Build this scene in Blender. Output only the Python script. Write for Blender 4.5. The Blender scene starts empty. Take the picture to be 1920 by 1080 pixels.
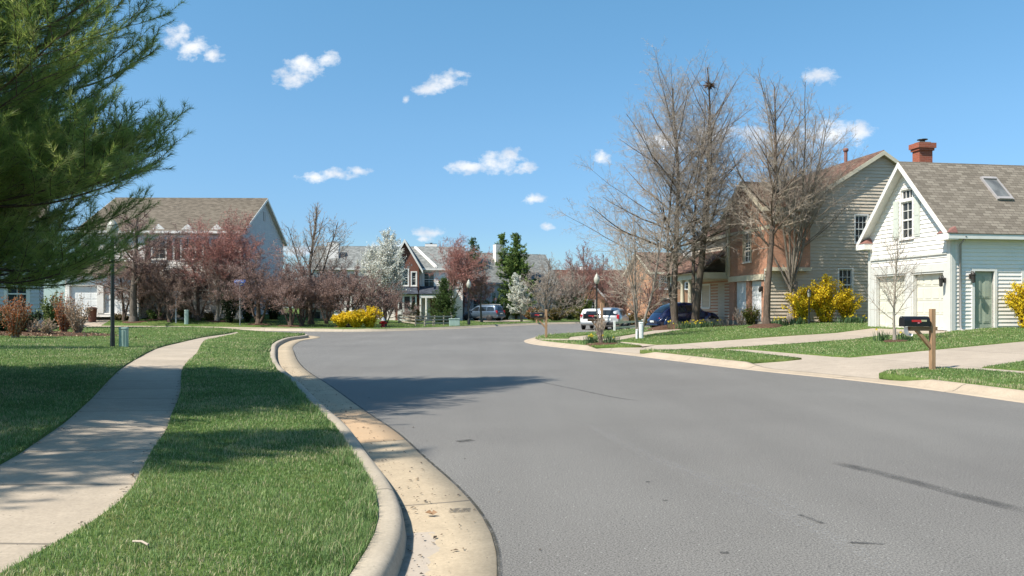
import bpy, math, random
import numpy as np
from mathutils import Vector
from mathutils.geometry import delaunay_2d_cdt

SC = bpy.context.scene
COL = SC.collection
F, EYE, CX, HY = 1464.0, 1.6, 960.0, 577.0      # focal length in photo pixels, eye height, centre column, horizon row
rng = np.random.default_rng(7)
random.seed(7)
PI = math.pi


# ------------------------------------------------------------------ objects
def tag(o, label=None, cat=None, group=None, kind=None):
    if label: o['label'] = label
    if cat: o['category'] = cat
    if group: o['group'] = group
    if kind: o['kind'] = kind
    return o


def empty(name, loc, rz, label, cat, group=None):
    o = bpy.data.objects.new(name, None)
    o.empty_display_size = .3
    COL.objects.link(o)
    o.location = loc
    o.rotation_euler = (0, 0, rz)
    return tag(o, label, cat, group)


def link(name, me, mat, parent):
    o = bpy.data.objects.new(name, me)
    COL.objects.link(o)
    if mat is not None and not me.materials: me.materials.append(mat)
    if parent is not None: o.parent = parent
    return o


def copy_tree(o, parent=None):
    c = o.copy()
    COL.objects.link(c)
    if parent is not None:
        c.parent = parent
    for ch in o.children:
        copy_tree(ch, c)
    return c


def npmesh(name, V, faces, mat, parent=None, attrs=None, smooth=False, uv=None):
    """V (n,3); faces: list of (m,k) int arrays (k corners each)."""
    me = bpy.data.meshes.new(name)
    V = np.asarray(V, np.float32)
    me.vertices.add(len(V))
    me.vertices.foreach_set('co', V.ravel())
    loops = np.concatenate([f.ravel() for f in faces]).astype(np.int32)
    sizes = np.concatenate([np.full(len(f), f.shape[1], np.int32) for f in faces])
    starts = np.concatenate([[0], np.cumsum(sizes)[:-1]]).astype(np.int32)
    me.loops.add(len(loops))
    me.loops.foreach_set('vertex_index', loops)
    me.polygons.add(len(sizes))
    me.polygons.foreach_set('loop_start', starts)
    me.update(calc_edges=True)
    if smooth:
        me.polygons.foreach_set('use_smooth', np.ones(len(sizes), bool))
    for k, a in (attrs or {}).items():
        at = me.attributes.new(k, 'FLOAT', 'POINT')
        at.data.foreach_set('value', np.asarray(a, np.float32))
    if uv is not None:
        l = me.uv_layers.new(name='UVMap')
        l.data.foreach_set('uv', np.asarray(uv, np.float32)[loops].ravel())
    me.validate(verbose=False)
    return link(name, me, mat, parent)


def vadd(a, b): return (a[0] + b[0], a[1] + b[1], a[2] + b[2])
def vsub(a, b): return (a[0] - b[0], a[1] - b[1], a[2] - b[2])
def vmul(a, s): return (a[0] * s, a[1] * s, a[2] * s)
def vcross(a, b): return (a[1] * b[2] - a[2] * b[1], a[2] * b[0] - a[0] * b[2], a[0] * b[1] - a[1] * b[0])
def vlen(a): return math.sqrt(a[0] * a[0] + a[1] * a[1] + a[2] * a[2])
def vnorm(a):
    l = vlen(a) or 1
    return (a[0] / l, a[1] / l, a[2] / l)


class MB:
    def __init__(s): s.v, s.f, s.uv, s.sm = [], [], [], []

    def face(s, pts, uvs=None, smooth=False):
        b = len(s.v)
        s.v += [tuple(p) for p in pts]
        s.f.append(list(range(b, b + len(pts))))
        s.uv += uvs if uvs else [(p[0] + p[1], p[2]) for p in pts]
        s.sm.append(smooth)

    def grid(s, rows, smooth=True, closed=False):
        """rows: list of equal-length point lists; shared vertices."""
        b, n = len(s.v), len(rows[0])
        for r in rows: s.v += [tuple(p) for p in r]
        for i in range(len(rows) - 1):
            for j in range(n if closed else n - 1):
                k = (j + 1) % n
                q = [b + i * n + j, b + i * n + k, b + (i + 1) * n + k, b + (i + 1) * n + j]
                s.f.append(q)
                s.uv += [(s.v[x][0] + s.v[x][1], s.v[x][2]) for x in q]
                s.sm.append(smooth)

    def hexa(s, p):          # p: 8 corners, bottom 4 then top 4
        for q in ((0, 3, 2, 1), (4, 5, 6, 7), (0, 1, 5, 4), (1, 2, 6, 5), (2, 3, 7, 6), (3, 0, 4, 7)):
            s.face([p[i] for i in q])

    def box(s, x0, x1, y0, y1, z0, z1):
        s.hexa([(x0, y0, z0), (x1, y0, z0), (x1, y1, z0), (x0, y1, z0), (x0, y0, z1), (x1, y0, z1), (x1, y1, z1), (x0, y1, z1)])

    def obox(s, P, U, N, u0, u1, n0, n1, z0, z1):     # box in a wall frame: U along, N outward
        def q(u, n, z): return (P[0] + U[0] * u + N[0] * n, P[1] + U[1] * u + N[1] * n, P[2] + z)
        s.hexa([q(u0, n0, z0), q(u1, n0, z0), q(u1, n1, z0), q(u0, n1, z0), q(u0, n0, z1), q(u1, n0, z1), q(u1, n1, z1), q(u0, n1, z1)])

    def tube(s, pts, rad, n=8, cap=True, smooth=True):
        rows = []
        for i, p in enumerate(pts):
            a = pts[max(0, i - 1)]; c = pts[min(len(pts) - 1, i + 1)]
            t = vnorm(vsub(c, a))
            e = vnorm(vcross(t, (0, 0, 1) if abs(t[2]) < .9 else (1, 0, 0)))
            g = vcross(t, e)
            r = rad[i] if hasattr(rad, '__len__') else rad
            rows.append([vadd(p, vadd(vmul(e, r * math.cos(2 * PI * k / n)), vmul(g, r * math.sin(2 * PI * k / n)))) for k in range(n)])
        s.grid(rows, smooth, True)
        if cap:
            s.face(rows[0]); s.face(rows[-1])

    def lathe(s, prof, c=(0, 0, 0), n=20, axis='z', smooth=True):
        rows = []
        for r, h in prof:
            row = []
            for k in range(n):
                a = 2 * PI * k / n
                u, w = r * math.cos(a), r * math.sin(a)
                row.append({'z': (c[0] + u, c[1] + w, c[2] + h), 'y': (c[0] + u, c[1] + h, c[2] + w), 'x': (c[0] + h, c[1] + u, c[2] + w)}[axis])
            rows.append(row)
        s.grid(rows, smooth, True)

    def prism(s, out, a, b, axis='y'):       # outline [(p,q)], extruded a..b
        def m(p, q, h): return {'y': (p, h, q), 'x': (h, p, q), 'z': (p, q, h)}[axis]
        A = [m(p, q, a) for p, q in out]; B = [m(p, q, b) for p, q in out]
        s.face(A[::-1]); s.face(B)
        for i in range(len(out)):
            j = (i + 1) % len(out)
            s.face([A[i], A[j], B[j], B[i]])

    def slab(s, a, b, c, d, th, off=0.0):    # a,b low edge; d,c high edge; thickness along the normal; uv in metres
        n = vnorm(vcross(vsub(b, a), vsub(d, a)))
        if n[2] < 0: n = vmul(n, -1)
        lo = [vadd(p, vmul(n, off)) for p in (a, b, c, d)]
        hi = [vadd(p, vmul(n, off + th)) for p in (a, b, c, d)]
        L, W = vlen(vsub(b, a)), vlen(vsub(d, a))
        e1 = vnorm(vsub(b, a))
        uv = []
        for p in hi:
            r = vsub(p, hi[0])
            u = sum(x * y for x, y in zip(r, e1))
            w = math.sqrt(max(0, vlen(r) ** 2 - u * u))
            uv.append((u + a[0] * .37, w))
        s.face(hi, uv); s.face(lo[::-1])
        for i in range(4):
            j = (i + 1) % 4
            s.face([lo[i], lo[j], hi[j], hi[i]])

    def build(s, name, mat, parent=None, bevel=0):
        me = bpy.data.meshes.new(name)
        me.from_pydata(s.v, [], s.f)
        if s.uv:
            l = me.uv_layers.new(name='UVMap')
            l.data.foreach_set('uv', np.asarray(s.uv, np.float32).ravel())
        me.polygons.foreach_set('use_smooth', np.asarray(s.sm, bool))
        me.update()
        o = link(name, me, mat, parent)
        if bevel:
            w = o.modifiers.new('weld', 'WELD'); w.merge_threshold = .0005
            m = o.modifiers.new('bevel', 'BEVEL'); m.width = bevel; m.segments = 2; m.limit_method = 'ANGLE'; m.angle_limit = .7
        return o


# ------------------------------------------------------------------ plan of the place (metres; camera at 0,0, looking along +y)
def gp(px, py, z=0.0):
    t = (EYE - z) * F / (py - HY)
    return ((px - CX) / F * t, t)


def resample(pts, step, smooth=2):
    P = np.asarray(pts, float)
    out = []
    for i in range(len(P) - 1):
        p0, p1, p2, p3 = P[max(i - 1, 0)], P[i], P[i + 1], P[min(i + 2, len(P) - 1)]
        n = max(2, int(np.linalg.norm(p2 - p1) / step * 2))
        for k in range(n):
            t = k / n
            out.append(.5 * ((2 * p1) + (p2 - p0) * t + (2 * p0 - 5 * p1 + 4 * p2 - p3) * t * t + (3 * p1 - p0 - 3 * p2 + p3) * t ** 3))
    out.append(P[-1])
    out = np.array(out)
    d = np.concatenate([[0], np.cumsum(np.linalg.norm(np.diff(out, axis=0), axis=1))])
    m = max(2, int(d[-1] / step) + 1)
    s = np.linspace(0, d[-1], m)
    R = np.stack([np.interp(s, d, out[:, 0]), np.interp(s, d, out[:, 1])], 1)
    for _ in range(smooth):
        R[1:-1] = .25 * R[:-2] + .5 * R[1:-1] + .25 * R[2:]
    return R


def offset(R, dist):         # positive = to the left of travel
    T = np.gradient(R, axis=0)
    T /= np.linalg.norm(T, axis=1)[:, None]
    N = np.stack([-T[:, 1], T[:, 0]], 1)
    return R + N * dist


LK = [(-1.3, -9), (-1.12, -3), (-.95, 2)] + [gp(x, y, .15) for x, y in
      [(654, 1080), (709, 1003), (715, 964), (702, 921), (690, 892), (656, 846), (627, 797), (587, 760), (540, 710), (517, 690),
       (507, 673), (507, 657), (513, 643), (537, 633), (567, 629)]] + [(-11.3, 42.6), (-12.6, 44.6), (-15.5, 45.8), (-20, 46.3), (-40, 47.3), (-78, 49)]
LK = resample(LK, .35, 3)
RK = [(10.6, -9), (10.3, 0), (9.6, 7)] + [gp(x, y) for x, y in
      [(1920, 755), (1640, 717.5), (1435, 696.5), (1310, 682), (1182, 666), (1100, 657), (1010, 647), (986, 641.5), (989, 637), (1017, 632), (1100, 626.5), (1150, 622)]] + \
     [(10.5, 60), (16.5, 72), (30, 90), (70, 118)]
RK = resample(RK, .35, 3)
FK = [(-78, 58.5), (-40, 56.5), (-25, 55.2), (-17, 54.2), (-12.5, 52.6), (-9.3, 53), (-6.2, 57), (-4, 60.8), (2, 74), (7.7, 80.8), (14, 86), (30, 98), (70, 126)]
FK = resample(FK, .5, 3)
LPOLY = np.vstack([LK, [(-78, -9)]])
RG = offset(RK, -.5)                                   # grass edge of the right block
RPOLY = np.vstack([RG, [(110, 118), (110, -9)]])
FG = offset(FK, .17)
FPOLY = np.vstack([FG, [(70, 400), (-150, 400), (-150, 60)]])


def inpoly(P, poly):
    x, y = P[:, 0], P[:, 1]
    c = np.zeros(len(P), bool)
    a = np.asarray(poly); b = np.roll(a, -1, axis=0)
    for (x1, y1), (x2, y2) in zip(a, b):
        if y1 == y2: continue
        m = (y1 > y) != (y2 > y)
        c ^= m & (x < (x2 - x1) * (y - y1) / (y2 - y1) + x1)
    return c


def dist_line(P, R):
    D = np.full(len(P), 1e9)
    for a, b in zip(R[:-1], R[1:]):
        ab = b - a
        t = np.clip(((P - a) @ ab) / (ab @ ab), 0, 1)
        d = np.hypot(P[:, 0] - a[0] - t * ab[0], P[:, 1] - a[1] - t * ab[1])
        np.minimum(D, d, out=D)
    return D


GX0, GY0, GS, GNX, GNY = -80., -10., .5, 361, 261
_gx, _gy = np.meshgrid(GX0 + GS * np.arange(GNX), GY0 + GS * np.arange(GNY))
_G = np.stack([_gx.ravel(), _gy.ravel()], 1)


def sdf(poly, line):
    d = dist_line(_G, line[::2]) * np.where(inpoly(_G, poly), 1, -1)
    return d.reshape(GNY, GNX)


SD = [sdf(LPOLY, LK), sdf(RPOLY, RG), sdf(FPOLY, FG)]


def bil(A, x, y):
    fx = np.clip((np.asarray(x) - GX0) / GS, 0, GNX - 1.001); fy = np.clip((np.asarray(y) - GY0) / GS, 0, GNY - 1.001)
    i = fx.astype(int); j = fy.astype(int); u = fx - i; v = fy - j
    return (A[j, i] * (1 - u) + A[j, i + 1] * u) * (1 - v) + (A[j + 1, i] * (1 - u) + A[j + 1, i + 1] * u) * v


def sstep(a, b, x):
    t = np.clip((x - a) / (b - a), 0, 1)
    return t * t * (3 - 2 * t)


def Hl(x, y):
    k = 9 - 6.6 * sstep(-11.5, -16.5, np.asarray(x)) * sstep(26, 38, np.asarray(y))
    return .15 + .47 * (1 - np.exp(-np.maximum(bil(SD[0], x, y), 0) / k))
def Hr(x, y):
    d = np.maximum(bil(SD[1], x, y), 0)
    return .14 + .056 * np.minimum(d, 13) + .012 * np.maximum(d - 13, 0)
def Hf(x, y):
    d = np.maximum(bil(SD[2], x, y), 0)
    w = .03 + .97 * sstep(-11, -29, np.asarray(x))
    return .15 + .11 * w * np.minimum(d, 12)


def H(x, y):
    x = np.asarray(x, float); y = np.asarray(y, float)
    l, r, f = bil(SD[0], x, y) > 0, bil(SD[1], x, y) > 0, bil(SD[2], x, y) > 0
    return np.where(l, Hl(x, y), np.where(r, Hr(x, y), np.where(f, Hf(x, y), 0.)))


_T = np.arange(3, 160, .2)
def ground(px, py):
    """Where the sight line of a surveyed photo point first meets the terrain."""
    x = (px - CX) / F * _T
    z = EYE - (py - HY) / F * _T
    h = H(x, _T)
    k = np.argmax(z <= h) if (z <= h).any() else len(_T) - 1
    if k > 0:
        a, b = z[k - 1] - h[k - 1], z[k] - h[k]
        t = _T[k - 1] + .2 * (a / (a - b) if a != b else 0)
    else: t = _T[k]
    X = (px - CX) / F * t
    return (float(X), float(t), float(H(X, t)))


def at(px, depth, z=None):      # column px at a known distance, on the ground
    X = (px - CX) / F * depth
    return (X, depth, float(H(X, depth)) if z is None else z)


def zat(py, depth): return EYE - (py - HY) / F * depth
# ------------------------------------------------------------------ materials
def srgb(r, g, b):
    def c(v):
        v /= 255
        return v / 12.92 if v <= .04045 else ((v + .055) / 1.055) ** 2.4
    return (c(r), c(g), c(b))


class NT:
    def __init__(s, name):
        s.m = bpy.data.materials.new(name)
        s.m.use_nodes = True
        s.t = s.m.node_tree
        s.b = s.t.nodes['Principled BSDF']
        s.out = s.t.nodes['Material Output']
        s._c = None

    def n(s, typ, **kw):
        x = s.t.nodes.new(typ)
        for k, v in kw.items():
            if k[:2] == 'i_': x.inputs[k[2:].replace('_', ' ')].default_value = v
            else: setattr(x, k, v)
        return x

    def l(s, a, b): s.t.links.new(a, b)

    def coord(s, w='Object'):
        if s._c is None: s._c = s.n('ShaderNodeTexCoord')
        return s._c.outputs[w]

    def mapping(s, src, scale=(1, 1, 1), rot=(0, 0, 0), loc=(0, 0, 0)):
        x = s.n('ShaderNodeMapping')
        x.inputs['Scale'].default_value = scale; x.inputs['Rotation'].default_value = rot; x.inputs['Location'].default_value = loc
        s.l(src, x.inputs['Vector'])
        return x.outputs[0]

    def noise(s, src, scale, detail=4, rough=.55):
        x = s.n('ShaderNodeTexNoise')
        x.inputs['Scale'].default_value = scale; x.inputs['Detail'].default_value = detail; x.inputs['Roughness'].default_value = rough
        s.l(src, x.inputs['Vector'])
        return x.outputs['Fac']

    def ramp(s, fac, stops):
        x = s.n('ShaderNodeValToRGB')
        e = x.color_ramp.elements
        while len(e) < len(stops): e.new(.5)
        for el, (p, c) in zip(e, stops):
            el.position = p
            el.color = (*c, 1) if hasattr(c, '__len__') else (c, c, c, 1)
        s.l(fac, x.inputs['Fac'])
        return x.outputs['Color']

    def mix(s, fac, a, b, mode='MIX'):
        x = s.n('ShaderNodeMix', data_type='RGBA', blend_type=mode)
        for sock, v in ((x.inputs[0], fac), (x.inputs[6], a), (x.inputs[7], b)):
            if hasattr(v, 'is_linked'): s.l(v, sock)
            elif hasattr(v, '__len__'): sock.default_value = (*v, 1)
            else: sock.default_value = v if sock == x.inputs[0] else (v, v, v, 1)
        return x.outputs[2]

    def math(s, op, a, b=0., c=0., clamp=False):
        x = s.n('ShaderNodeMath', operation=op, use_clamp=clamp)
        for sock, v in zip(x.inputs, (a, b, c)):
            if hasattr(v, 'is_linked'): s.l(v, sock)
            else: sock.default_value = v
        return x.outputs[0]

    def attr(s, name):
        x = s.n('ShaderNodeAttribute', attribute_name=name)
        return x.outputs['Fac']

    def bump(s, h, strength=.3, dist=.02):
        x = s.n('ShaderNodeBump')
        x.inputs['Strength'].default_value = strength; x.inputs['Distance'].default_value = dist
        s.l(h, x.inputs['Height']); s.l(x.outputs[0], s.b.inputs['Normal'])

    def col(s, c):
        if hasattr(c, 'is_linked'): s.l(c, s.b.inputs['Base Color'])
        else: s.b.inputs['Base Color'].default_value = (*c, 1)

    def set(s, rough=.7, spec=.3, metal=0, coat=0):
        s.b.inputs['Roughness'].default_value = rough
        s.b.inputs['Specular IOR Level'].default_value = spec
        s.b.inputs['Metallic'].default_value = metal
        s.b.inputs['Coat Weight'].default_value = coat
        return s


def plain(name, c1, c2=None, scale=6, rough=.65, spec=.3, metal=0, coat=0, bump=0, stretch=(1, 1, 1)):
    t = NT(name).set(rough, spec, metal, coat)
    v = t.mapping(t.coord(), stretch)
    f = t.noise(v, scale, 5)
    c2 = c2 or tuple(x * .86 for x in c1)
    t.col(t.ramp(f, [(.3, c2), (.68, c1)]))
    if bump: t.bump(t.noise(v, scale * 4, 4), bump, .01)
    return t.m


def leafmat(name, stops, trans=.35, rough=.6, spec=.2):
    t = NT(name).set(rough, spec)
    c = t.ramp(t.attr('tint'), stops)
    t.col(c)
    tr = t.n('ShaderNodeBsdfTranslucent'); t.l(c, tr.inputs['Color'])
    mx = t.n('ShaderNodeMixShader'); mx.inputs[0].default_value = trans
    t.l(t.b.outputs[0], mx.inputs[1]); t.l(tr.outputs[0], mx.inputs[2]); t.l(mx.outputs[0], t.out.inputs['Surface'])
    return t.m


def brickmat(name, c1, c2, mortar, bw=.21, bh=.07, ms=.012):
    t = NT(name).set(.85, .2)
    uv = t.coord('UV')
    b = t.n('ShaderNodeTexBrick')
    b.inputs['Scale'].default_value = 1; b.inputs['Brick Width'].default_value = bw; b.inputs['Row Height'].default_value = bh
    b.inputs['Mortar Size'].default_value = ms * .6; b.inputs['Bias'].default_value = 0
    b.inputs['Color1'].default_value = (*c1, 1); b.inputs['Color2'].default_value = (*c2, 1); b.inputs['Mortar'].default_value = (*mortar, 1)
    t.l(uv, b.inputs['Vector'])
    n1 = t.noise(uv, 1.1, 5); n2 = t.noise(uv, 17, 3)
    c = t.mix(t.ramp(n1, [(.35, .0), (.7, .35)]), b.outputs['Color'], c2)
    c = t.mix(.35, c, t.mix(n2, tuple(x * .7 for x in c1), tuple(min(1, x * 1.35) for x in c1)))
    t.col(c)
    t.bump(t.math('SUBTRACT', 1.0, b.outputs['Fac']), .5, .008)
    return t.m


def shinglemat(name, cols, row=.14, wid=.3):
    t = NT(name).set(.9, .15)
    uv = t.coord('UV')
    b = t.n('ShaderNodeTexBrick')
    b.inputs['Scale'].default_value = 1; b.inputs['Brick Width'].default_value = wid; b.inputs['Row Height'].default_value = row
    b.inputs['Mortar Size'].default_value = .008; b.inputs['Bias'].default_value = 0
    b.inputs['Color1'].default_value = (0, 0, 0, 1); b.inputs['Color2'].default_value = (1, 1, 1, 1); b.inputs['Mortar'].default_value = (.2, .2, .2, 1)
    t.l(uv, b.inputs['Vector'])
    f = t.math('ADD', t.math('MULTIPLY', b.outputs['Color'], .75), t.math('MULTIPLY', t.noise(t.mapping(uv, (1, 5, 1)), .9, 5), .5))
    f = t.math('SUBTRACT', f, .12)
    c = t.ramp(f, [(.05, cols[0]), (.5, cols[1]), (.95, cols[2])])
    c = t.mix(t.math('MULTIPLY', b.outputs['Fac'], .6), c, tuple(x * .45 for x in cols[0]))
    g = t.noise(uv, 90, 2)
    t.col(t.mix(.25, c, g, 'OVERLAY'))
    t.bump(t.math('ADD', t.math('MULTIPLY', t.math('SUBTRACT', 1.0, b.outputs['Fac']), .8), t.math('MULTIPLY', b.outputs['Color'], .6)), .6, .012)
    return t.m


def concretemat(name, base, joint=1.5, edge=None, tone=.12, rust=False):
    """UV: u metres along, v metres across."""
    t = NT(name).set(.85, .25)
    uv = t.coord('UV'); ob = t.coord('Object')
    sp = t.n('ShaderNodeSeparateXYZ'); t.l(uv, sp.inputs[0])
    k = t.math('DIVIDE', sp.outputs[0], joint)
    fr = t.math('FRACT', k); ix = t.math('FLOOR', k)
    wn = t.n('ShaderNodeTexWhiteNoise', noise_dimensions='1D'); t.l(ix, wn.inputs['W'])
    n1 = t.noise(ob, .9, 6, .6); n2 = t.noise(ob, 40, 4, .7); n3 = t.noise(ob, 5, 5)
    c = t.ramp(n1, [(.3, tuple(x * .82 for x in base)), (.7, base)])
    c = t.mix(t.math('MULTIPLY', wn.outputs['Value'], tone * 2.2), c, tuple(x * .62 for x in base))
    c = t.mix(.3, c, n2, 'OVERLAY'); c = t.mix(.18, c, n3, 'OVERLAY')
    vor = t.n('ShaderNodeTexVoronoi'); vor.inputs['Scale'].default_value = 22; t.l(ob, vor.inputs['Vector'])
    speck = t.math('MULTIPLY', t.math('LESS_THAN', vor.outputs['Distance'], .13), t.math('GREATER_THAN', n3, .56))
    c = t.mix(t.math('MULTIPLY', speck, .75), c, (.06, .055, .05))
    if rust:
        m = t.math('MULTIPLY', t.math('COMPARE', ix, rust[0], .1), t.ramp(n1, [(.25, .6), (.7, 1.0)]))
        c = t.mix(t.math('MULTIPLY', m, .55), c, rust[1])
        # silt left by water along the kerb foot
        s2 = t.math('MULTIPLY', t.math('LESS_THAN', t.math('ADD', sp.outputs[1], t.math('MULTIPLY', n3, .3)), .36), t.math('LESS_THAN', sp.outputs[0], rust[2]))
        c = t.mix(t.math('MULTIPLY', s2, .55), c, (.36, .32, .29))
    j = t.math('GREATER_THAN', t.math('ABSOLUTE', t.math('SUBTRACT', fr, .5)), .5 - .016 / joint)
    c = t.mix(t.math('MULTIPLY', j, .65), c, (.09, .08, .065))
    t.col(c)
    t.bump(t.math('SUBTRACT', t.math('ADD', t.math('MULTIPLY', n2, .4), t.math('MULTIPLY', n3, .3)), j), .3, .008)
    return t.m


def asphaltmat():
    t = NT('asphalt').set(.75, .35)
    ob = t.coord('Object')
    n1 = t.noise(ob, .22, 5, .6); n2 = t.noise(ob, 75, 5, .85); n3 = t.noise(t.mapping(ob, (1.2, .12, 1), (0, 0, .3)), .9, 5)
    c = t.ramp(n1, [(.3, (.138, .128, .116)), (.7, (.172, .162, .147))])
    c = t.mix(.13, c, n3, 'OVERLAY')
    c = t.mix(.68, c, t.ramp(n2, [(.4, .0), (.5, .5), (.6, 1.0)]), 'OVERLAY')
    v = t.n('ShaderNodeTexVoronoi'); v.inputs['Scale'].default_value = 34; t.l(ob, v.inputs['Vector'])
    wn = t.math('GREATER_THAN', t.n('ShaderNodeSeparateColor').outputs[0], 2)
    sc = t.n('ShaderNodeSeparateColor'); t.l(v.outputs['Color'], sc.inputs[0])
    st = t.math('MULTIPLY', t.math('LESS_THAN', v.outputs['Distance'], .2), t.math('GREATER_THAN', sc.outputs[0], .955))
    c = t.mix(t.math('MULTIPLY', st, .6), c, (.5, .49, .46))
    sd = t.math('MULTIPLY', t.math('LESS_THAN', v.outputs['Distance'], .3), t.math('LESS_THAN', sc.outputs[1], .05))
    c = t.mix(t.math('MULTIPLY', sd, .5), c, (.03, .03, .03))
    t.col(c)
    t.bump(n2, .15, .005)
    return t.m


def decalmat(name, c, scale, lo, hi, opac):
    t = NT(name).set(.8, .2)
    ob = t.coord('Object')
    t.col(c)
    tr = t.n('ShaderNodeBsdfTransparent')
    uv = t.n('ShaderNodeSeparateXYZ'); t.l(t.coord('UV'), uv.inputs[0])
    e = t.math('MULTIPLY', t.math('MULTIPLY', uv.outputs[1], t.math('SUBTRACT', 1.0, uv.outputs[1])), 4.0)
    e2 = t.math('MINIMUM', t.math('MULTIPLY', t.math('MULTIPLY', uv.outputs[0], t.math('SUBTRACT', 1.0, uv.outputs[0])), 12.0), 1.0)
    n = t.ramp(t.noise(ob, scale, 5, .7), [(lo, 0.), (hi, 1.)])
    mx = t.n('ShaderNodeMixShader')
    t.l(t.math('MULTIPLY', t.math('MULTIPLY', n, opac), t.math('MULTIPLY', t.math('POWER', e, .5), e2), clamp=True), mx.inputs[0])
    t.l(tr.outputs[0], mx.inputs[1]); t.l(t.b.outputs[0], mx.inputs[2]); t.l(mx.outputs[0], t.out.inputs['Surface'])
    return t.m


def lawnmat():
    t = NT('lawn soil and thatch').set(.95, .1)
    ob = t.coord('Object')
    n1 = t.noise(ob, .5, 5, .6); n2 = t.noise(ob, 14, 5, .7); n3 = t.noise(ob, 3, 4, .6)
    c = t.ramp(n2, [(.3, (.04, .06, .016)), (.5, (.085, .135, .032)), (.72, (.14, .19, .06))])
    c = t.mix(t.ramp(t.math('MULTIPLY', n1, n3), [(.24, .0), (.42, .55)]), c, (.13, .12, .045))
    t.col(c)
    t.bump(n2, .8, .04)
    return t.m


def barkmat(name, c1, c2, sc=14):
    t = NT(name).set(.9, .15)
    v = t.mapping(t.coord(), (1, 1, .16))
    n = t.noise(v, sc, 6, .65)
    t.col(t.ramp(n, [(.3, c1), (.7, c2)]))
    t.bump(n, .9, .03)
    return t.m


M = {}
M['asphalt'] = asphaltmat()
M['walk'] = concretemat('sidewalk concrete', (.43, .355, .272), 1.5)
M['gutter'] = concretemat('gutter concrete', (.46, .365, .25), 3.05, tone=.15, rust=(6, (.5, .3, .155), 14.5))
M['kerb'] = concretemat('kerb concrete', (.42, .355, .272), 3.05, tone=.1)
M['rkerb'] = concretemat('rolled kerb concrete', (.43, .345, .255), 3.0, tone=.1)
M['drive'] = concretemat('driveway concrete', (.41, .34, .268), 3.0)
M['lawn'] = lawnmat()
M['blade'] = leafmat('grass blades', [(0, (.052, .11, .03)), (.4, (.135, .23, .066)), (.75, (.235, .34, .12)), (.9, (.38, .39, .19)), (1, (.56, .46, .3))], .3, .5, .25)
M['mulch'] = plain('bark mulch', (.13, .075, .05), (.045, .027, .019), 22, .95, .1, bump=.9)
M['leaf_litter'] = leafmat('dry leaves', [(0, (.1, .05, .025)), (.5, (.26, .15, .08)), (1, (.5, .4, .28))], .1)
M['white_siding'] = plain('white vinyl siding', (.84, .79, .73), (.79, .74, .68), 1.5, .5, .35)
M['white_trim'] = plain('white painted trim', (.76, .735, .69), (.68, .655, .61), 3, .5, .35)
M['sage_trim'] = plain('pale grey green trim', (.6, .585, .545), (.54, .53, .49), 3, .5, .3)
M['cream_door'] = plain('cream garage door paint', (.64, .62, .52), (.58, .56, .475), 2, .5, .35)
M['white_door'] = plain('white garage door paint', (.75, .75, .73), (.68, .68, .67), 2, .5, .35)
M['sage_door'] = plain('sage green door paint', (.34, .38, .3), (.3, .34, .27), 3, .45, .4)
M['beige_siding'] = plain('beige wood siding', (.6, .51, .4), (.5, .42, .325), 2.5, .75, .2, stretch=(.4, .4, 4))
M['shaded_siding'] = plain('pale siding greyed by shade', (.55, .56, .57), (.48, .49, .51), 1.5, .6, .3)  # pale siding painted greyer, the shade on these walls put into the colour
M['cream_trim'] = plain('cream trim', (.62, .56, .42), (.55, .49, .37), 3, .55, .3)
M['brick_orange'] = brickmat('orange red brick', (.50, .25, .155), (.37, .17, .11), (.42, .34, .28))
M['brick_dark'] = brickmat('dark red brick', (.2, .075, .05), (.13, .05, .036), (.2, .14, .11))
M['brick_tan'] = brickmat('tan orange brick', (.5, .27, .15), (.4, .2, .11), (.45, .36, .28))
M['brick_chimney'] = brickmat('chimney brick', (.36, .105, .06), (.25, .07, .045), (.3, .21, .17))
M['roof_taupe'] = shinglemat('taupe shingles', [(.13, .11, .087), (.19, .162, .13), (.25, .217, .175)])
M['roof_rust'] = shinglemat('rust brown shingles', [(.075, .042, .032), (.14, .08, .058), (.2, .12, .088)])
M['roof_grey'] = shinglemat('grey shingles', [(.11, .115, .11), (.2, .205, .195), (.29, .295, .28)])
M['roof_brown'] = shinglemat('tan brown shingles', [(.085, .07, .054), (.145, .12, .092), (.2, .168, .13)])
M['roof_slate'] = shinglemat('dark slate shingles', [(.03, .035, .045), (.055, .062, .078), (.09, .1, .12)])
M['stone'] = plain('foundation block', (.3, .27, .23), (.2, .18, .155), 5, .9, .15, bump=.4)
M['metal_dark'] = plain('dark painted metal', (.018, .022, .02), (.01, .012, .012), 6, .4, .5)
M['metal_grey'] = plain('galvanised metal', (.42, .43, .43), (.3, .31, .32), 9, .4, .5, .6)
M['bronze'] = plain('bronze lamp metal', (.05, .045, .04), (.03, .026, .022), 9, .5, .4, .3)
M['copper'] = plain('copper flashing', (.27, .13, .105), (.19, .09, .075), 9, .6, .3)
M['gutter_metal'] = plain('grey downspout', (.36, .33, .32), (.3, .28, .27), 4, .45, .4)
M['post_wood'] = plain('weathered cedar post', (.42, .26, .15), (.27, .165, .095), 9, .85, .15, bump=.4, stretch=(3, 3, .3))
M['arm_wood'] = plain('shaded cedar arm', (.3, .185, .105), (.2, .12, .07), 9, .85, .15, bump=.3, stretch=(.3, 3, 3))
M['grey_wood'] = plain('silvered fence rail', (.45, .4, .33), (.3, .26, .21), 7, .9, .1, bump=.3)
M['deck_wood'] = plain('dark deck wood', (.16, .07, .04), (.09, .04, .025), 5, .8, .2)
M['black_gloss'] = plain('black enamel', (.012, .012, .014), (.008, .008, .009), 8, .3, .5)
M['red_paint'] = plain('red paint', (.55, .025, .03), (.42, .02, .02), 8, .4, .5)
M['white_paint'] = plain('white paint', (.8, .8, .78), (.7, .7, .68), 8, .45, .4)
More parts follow.
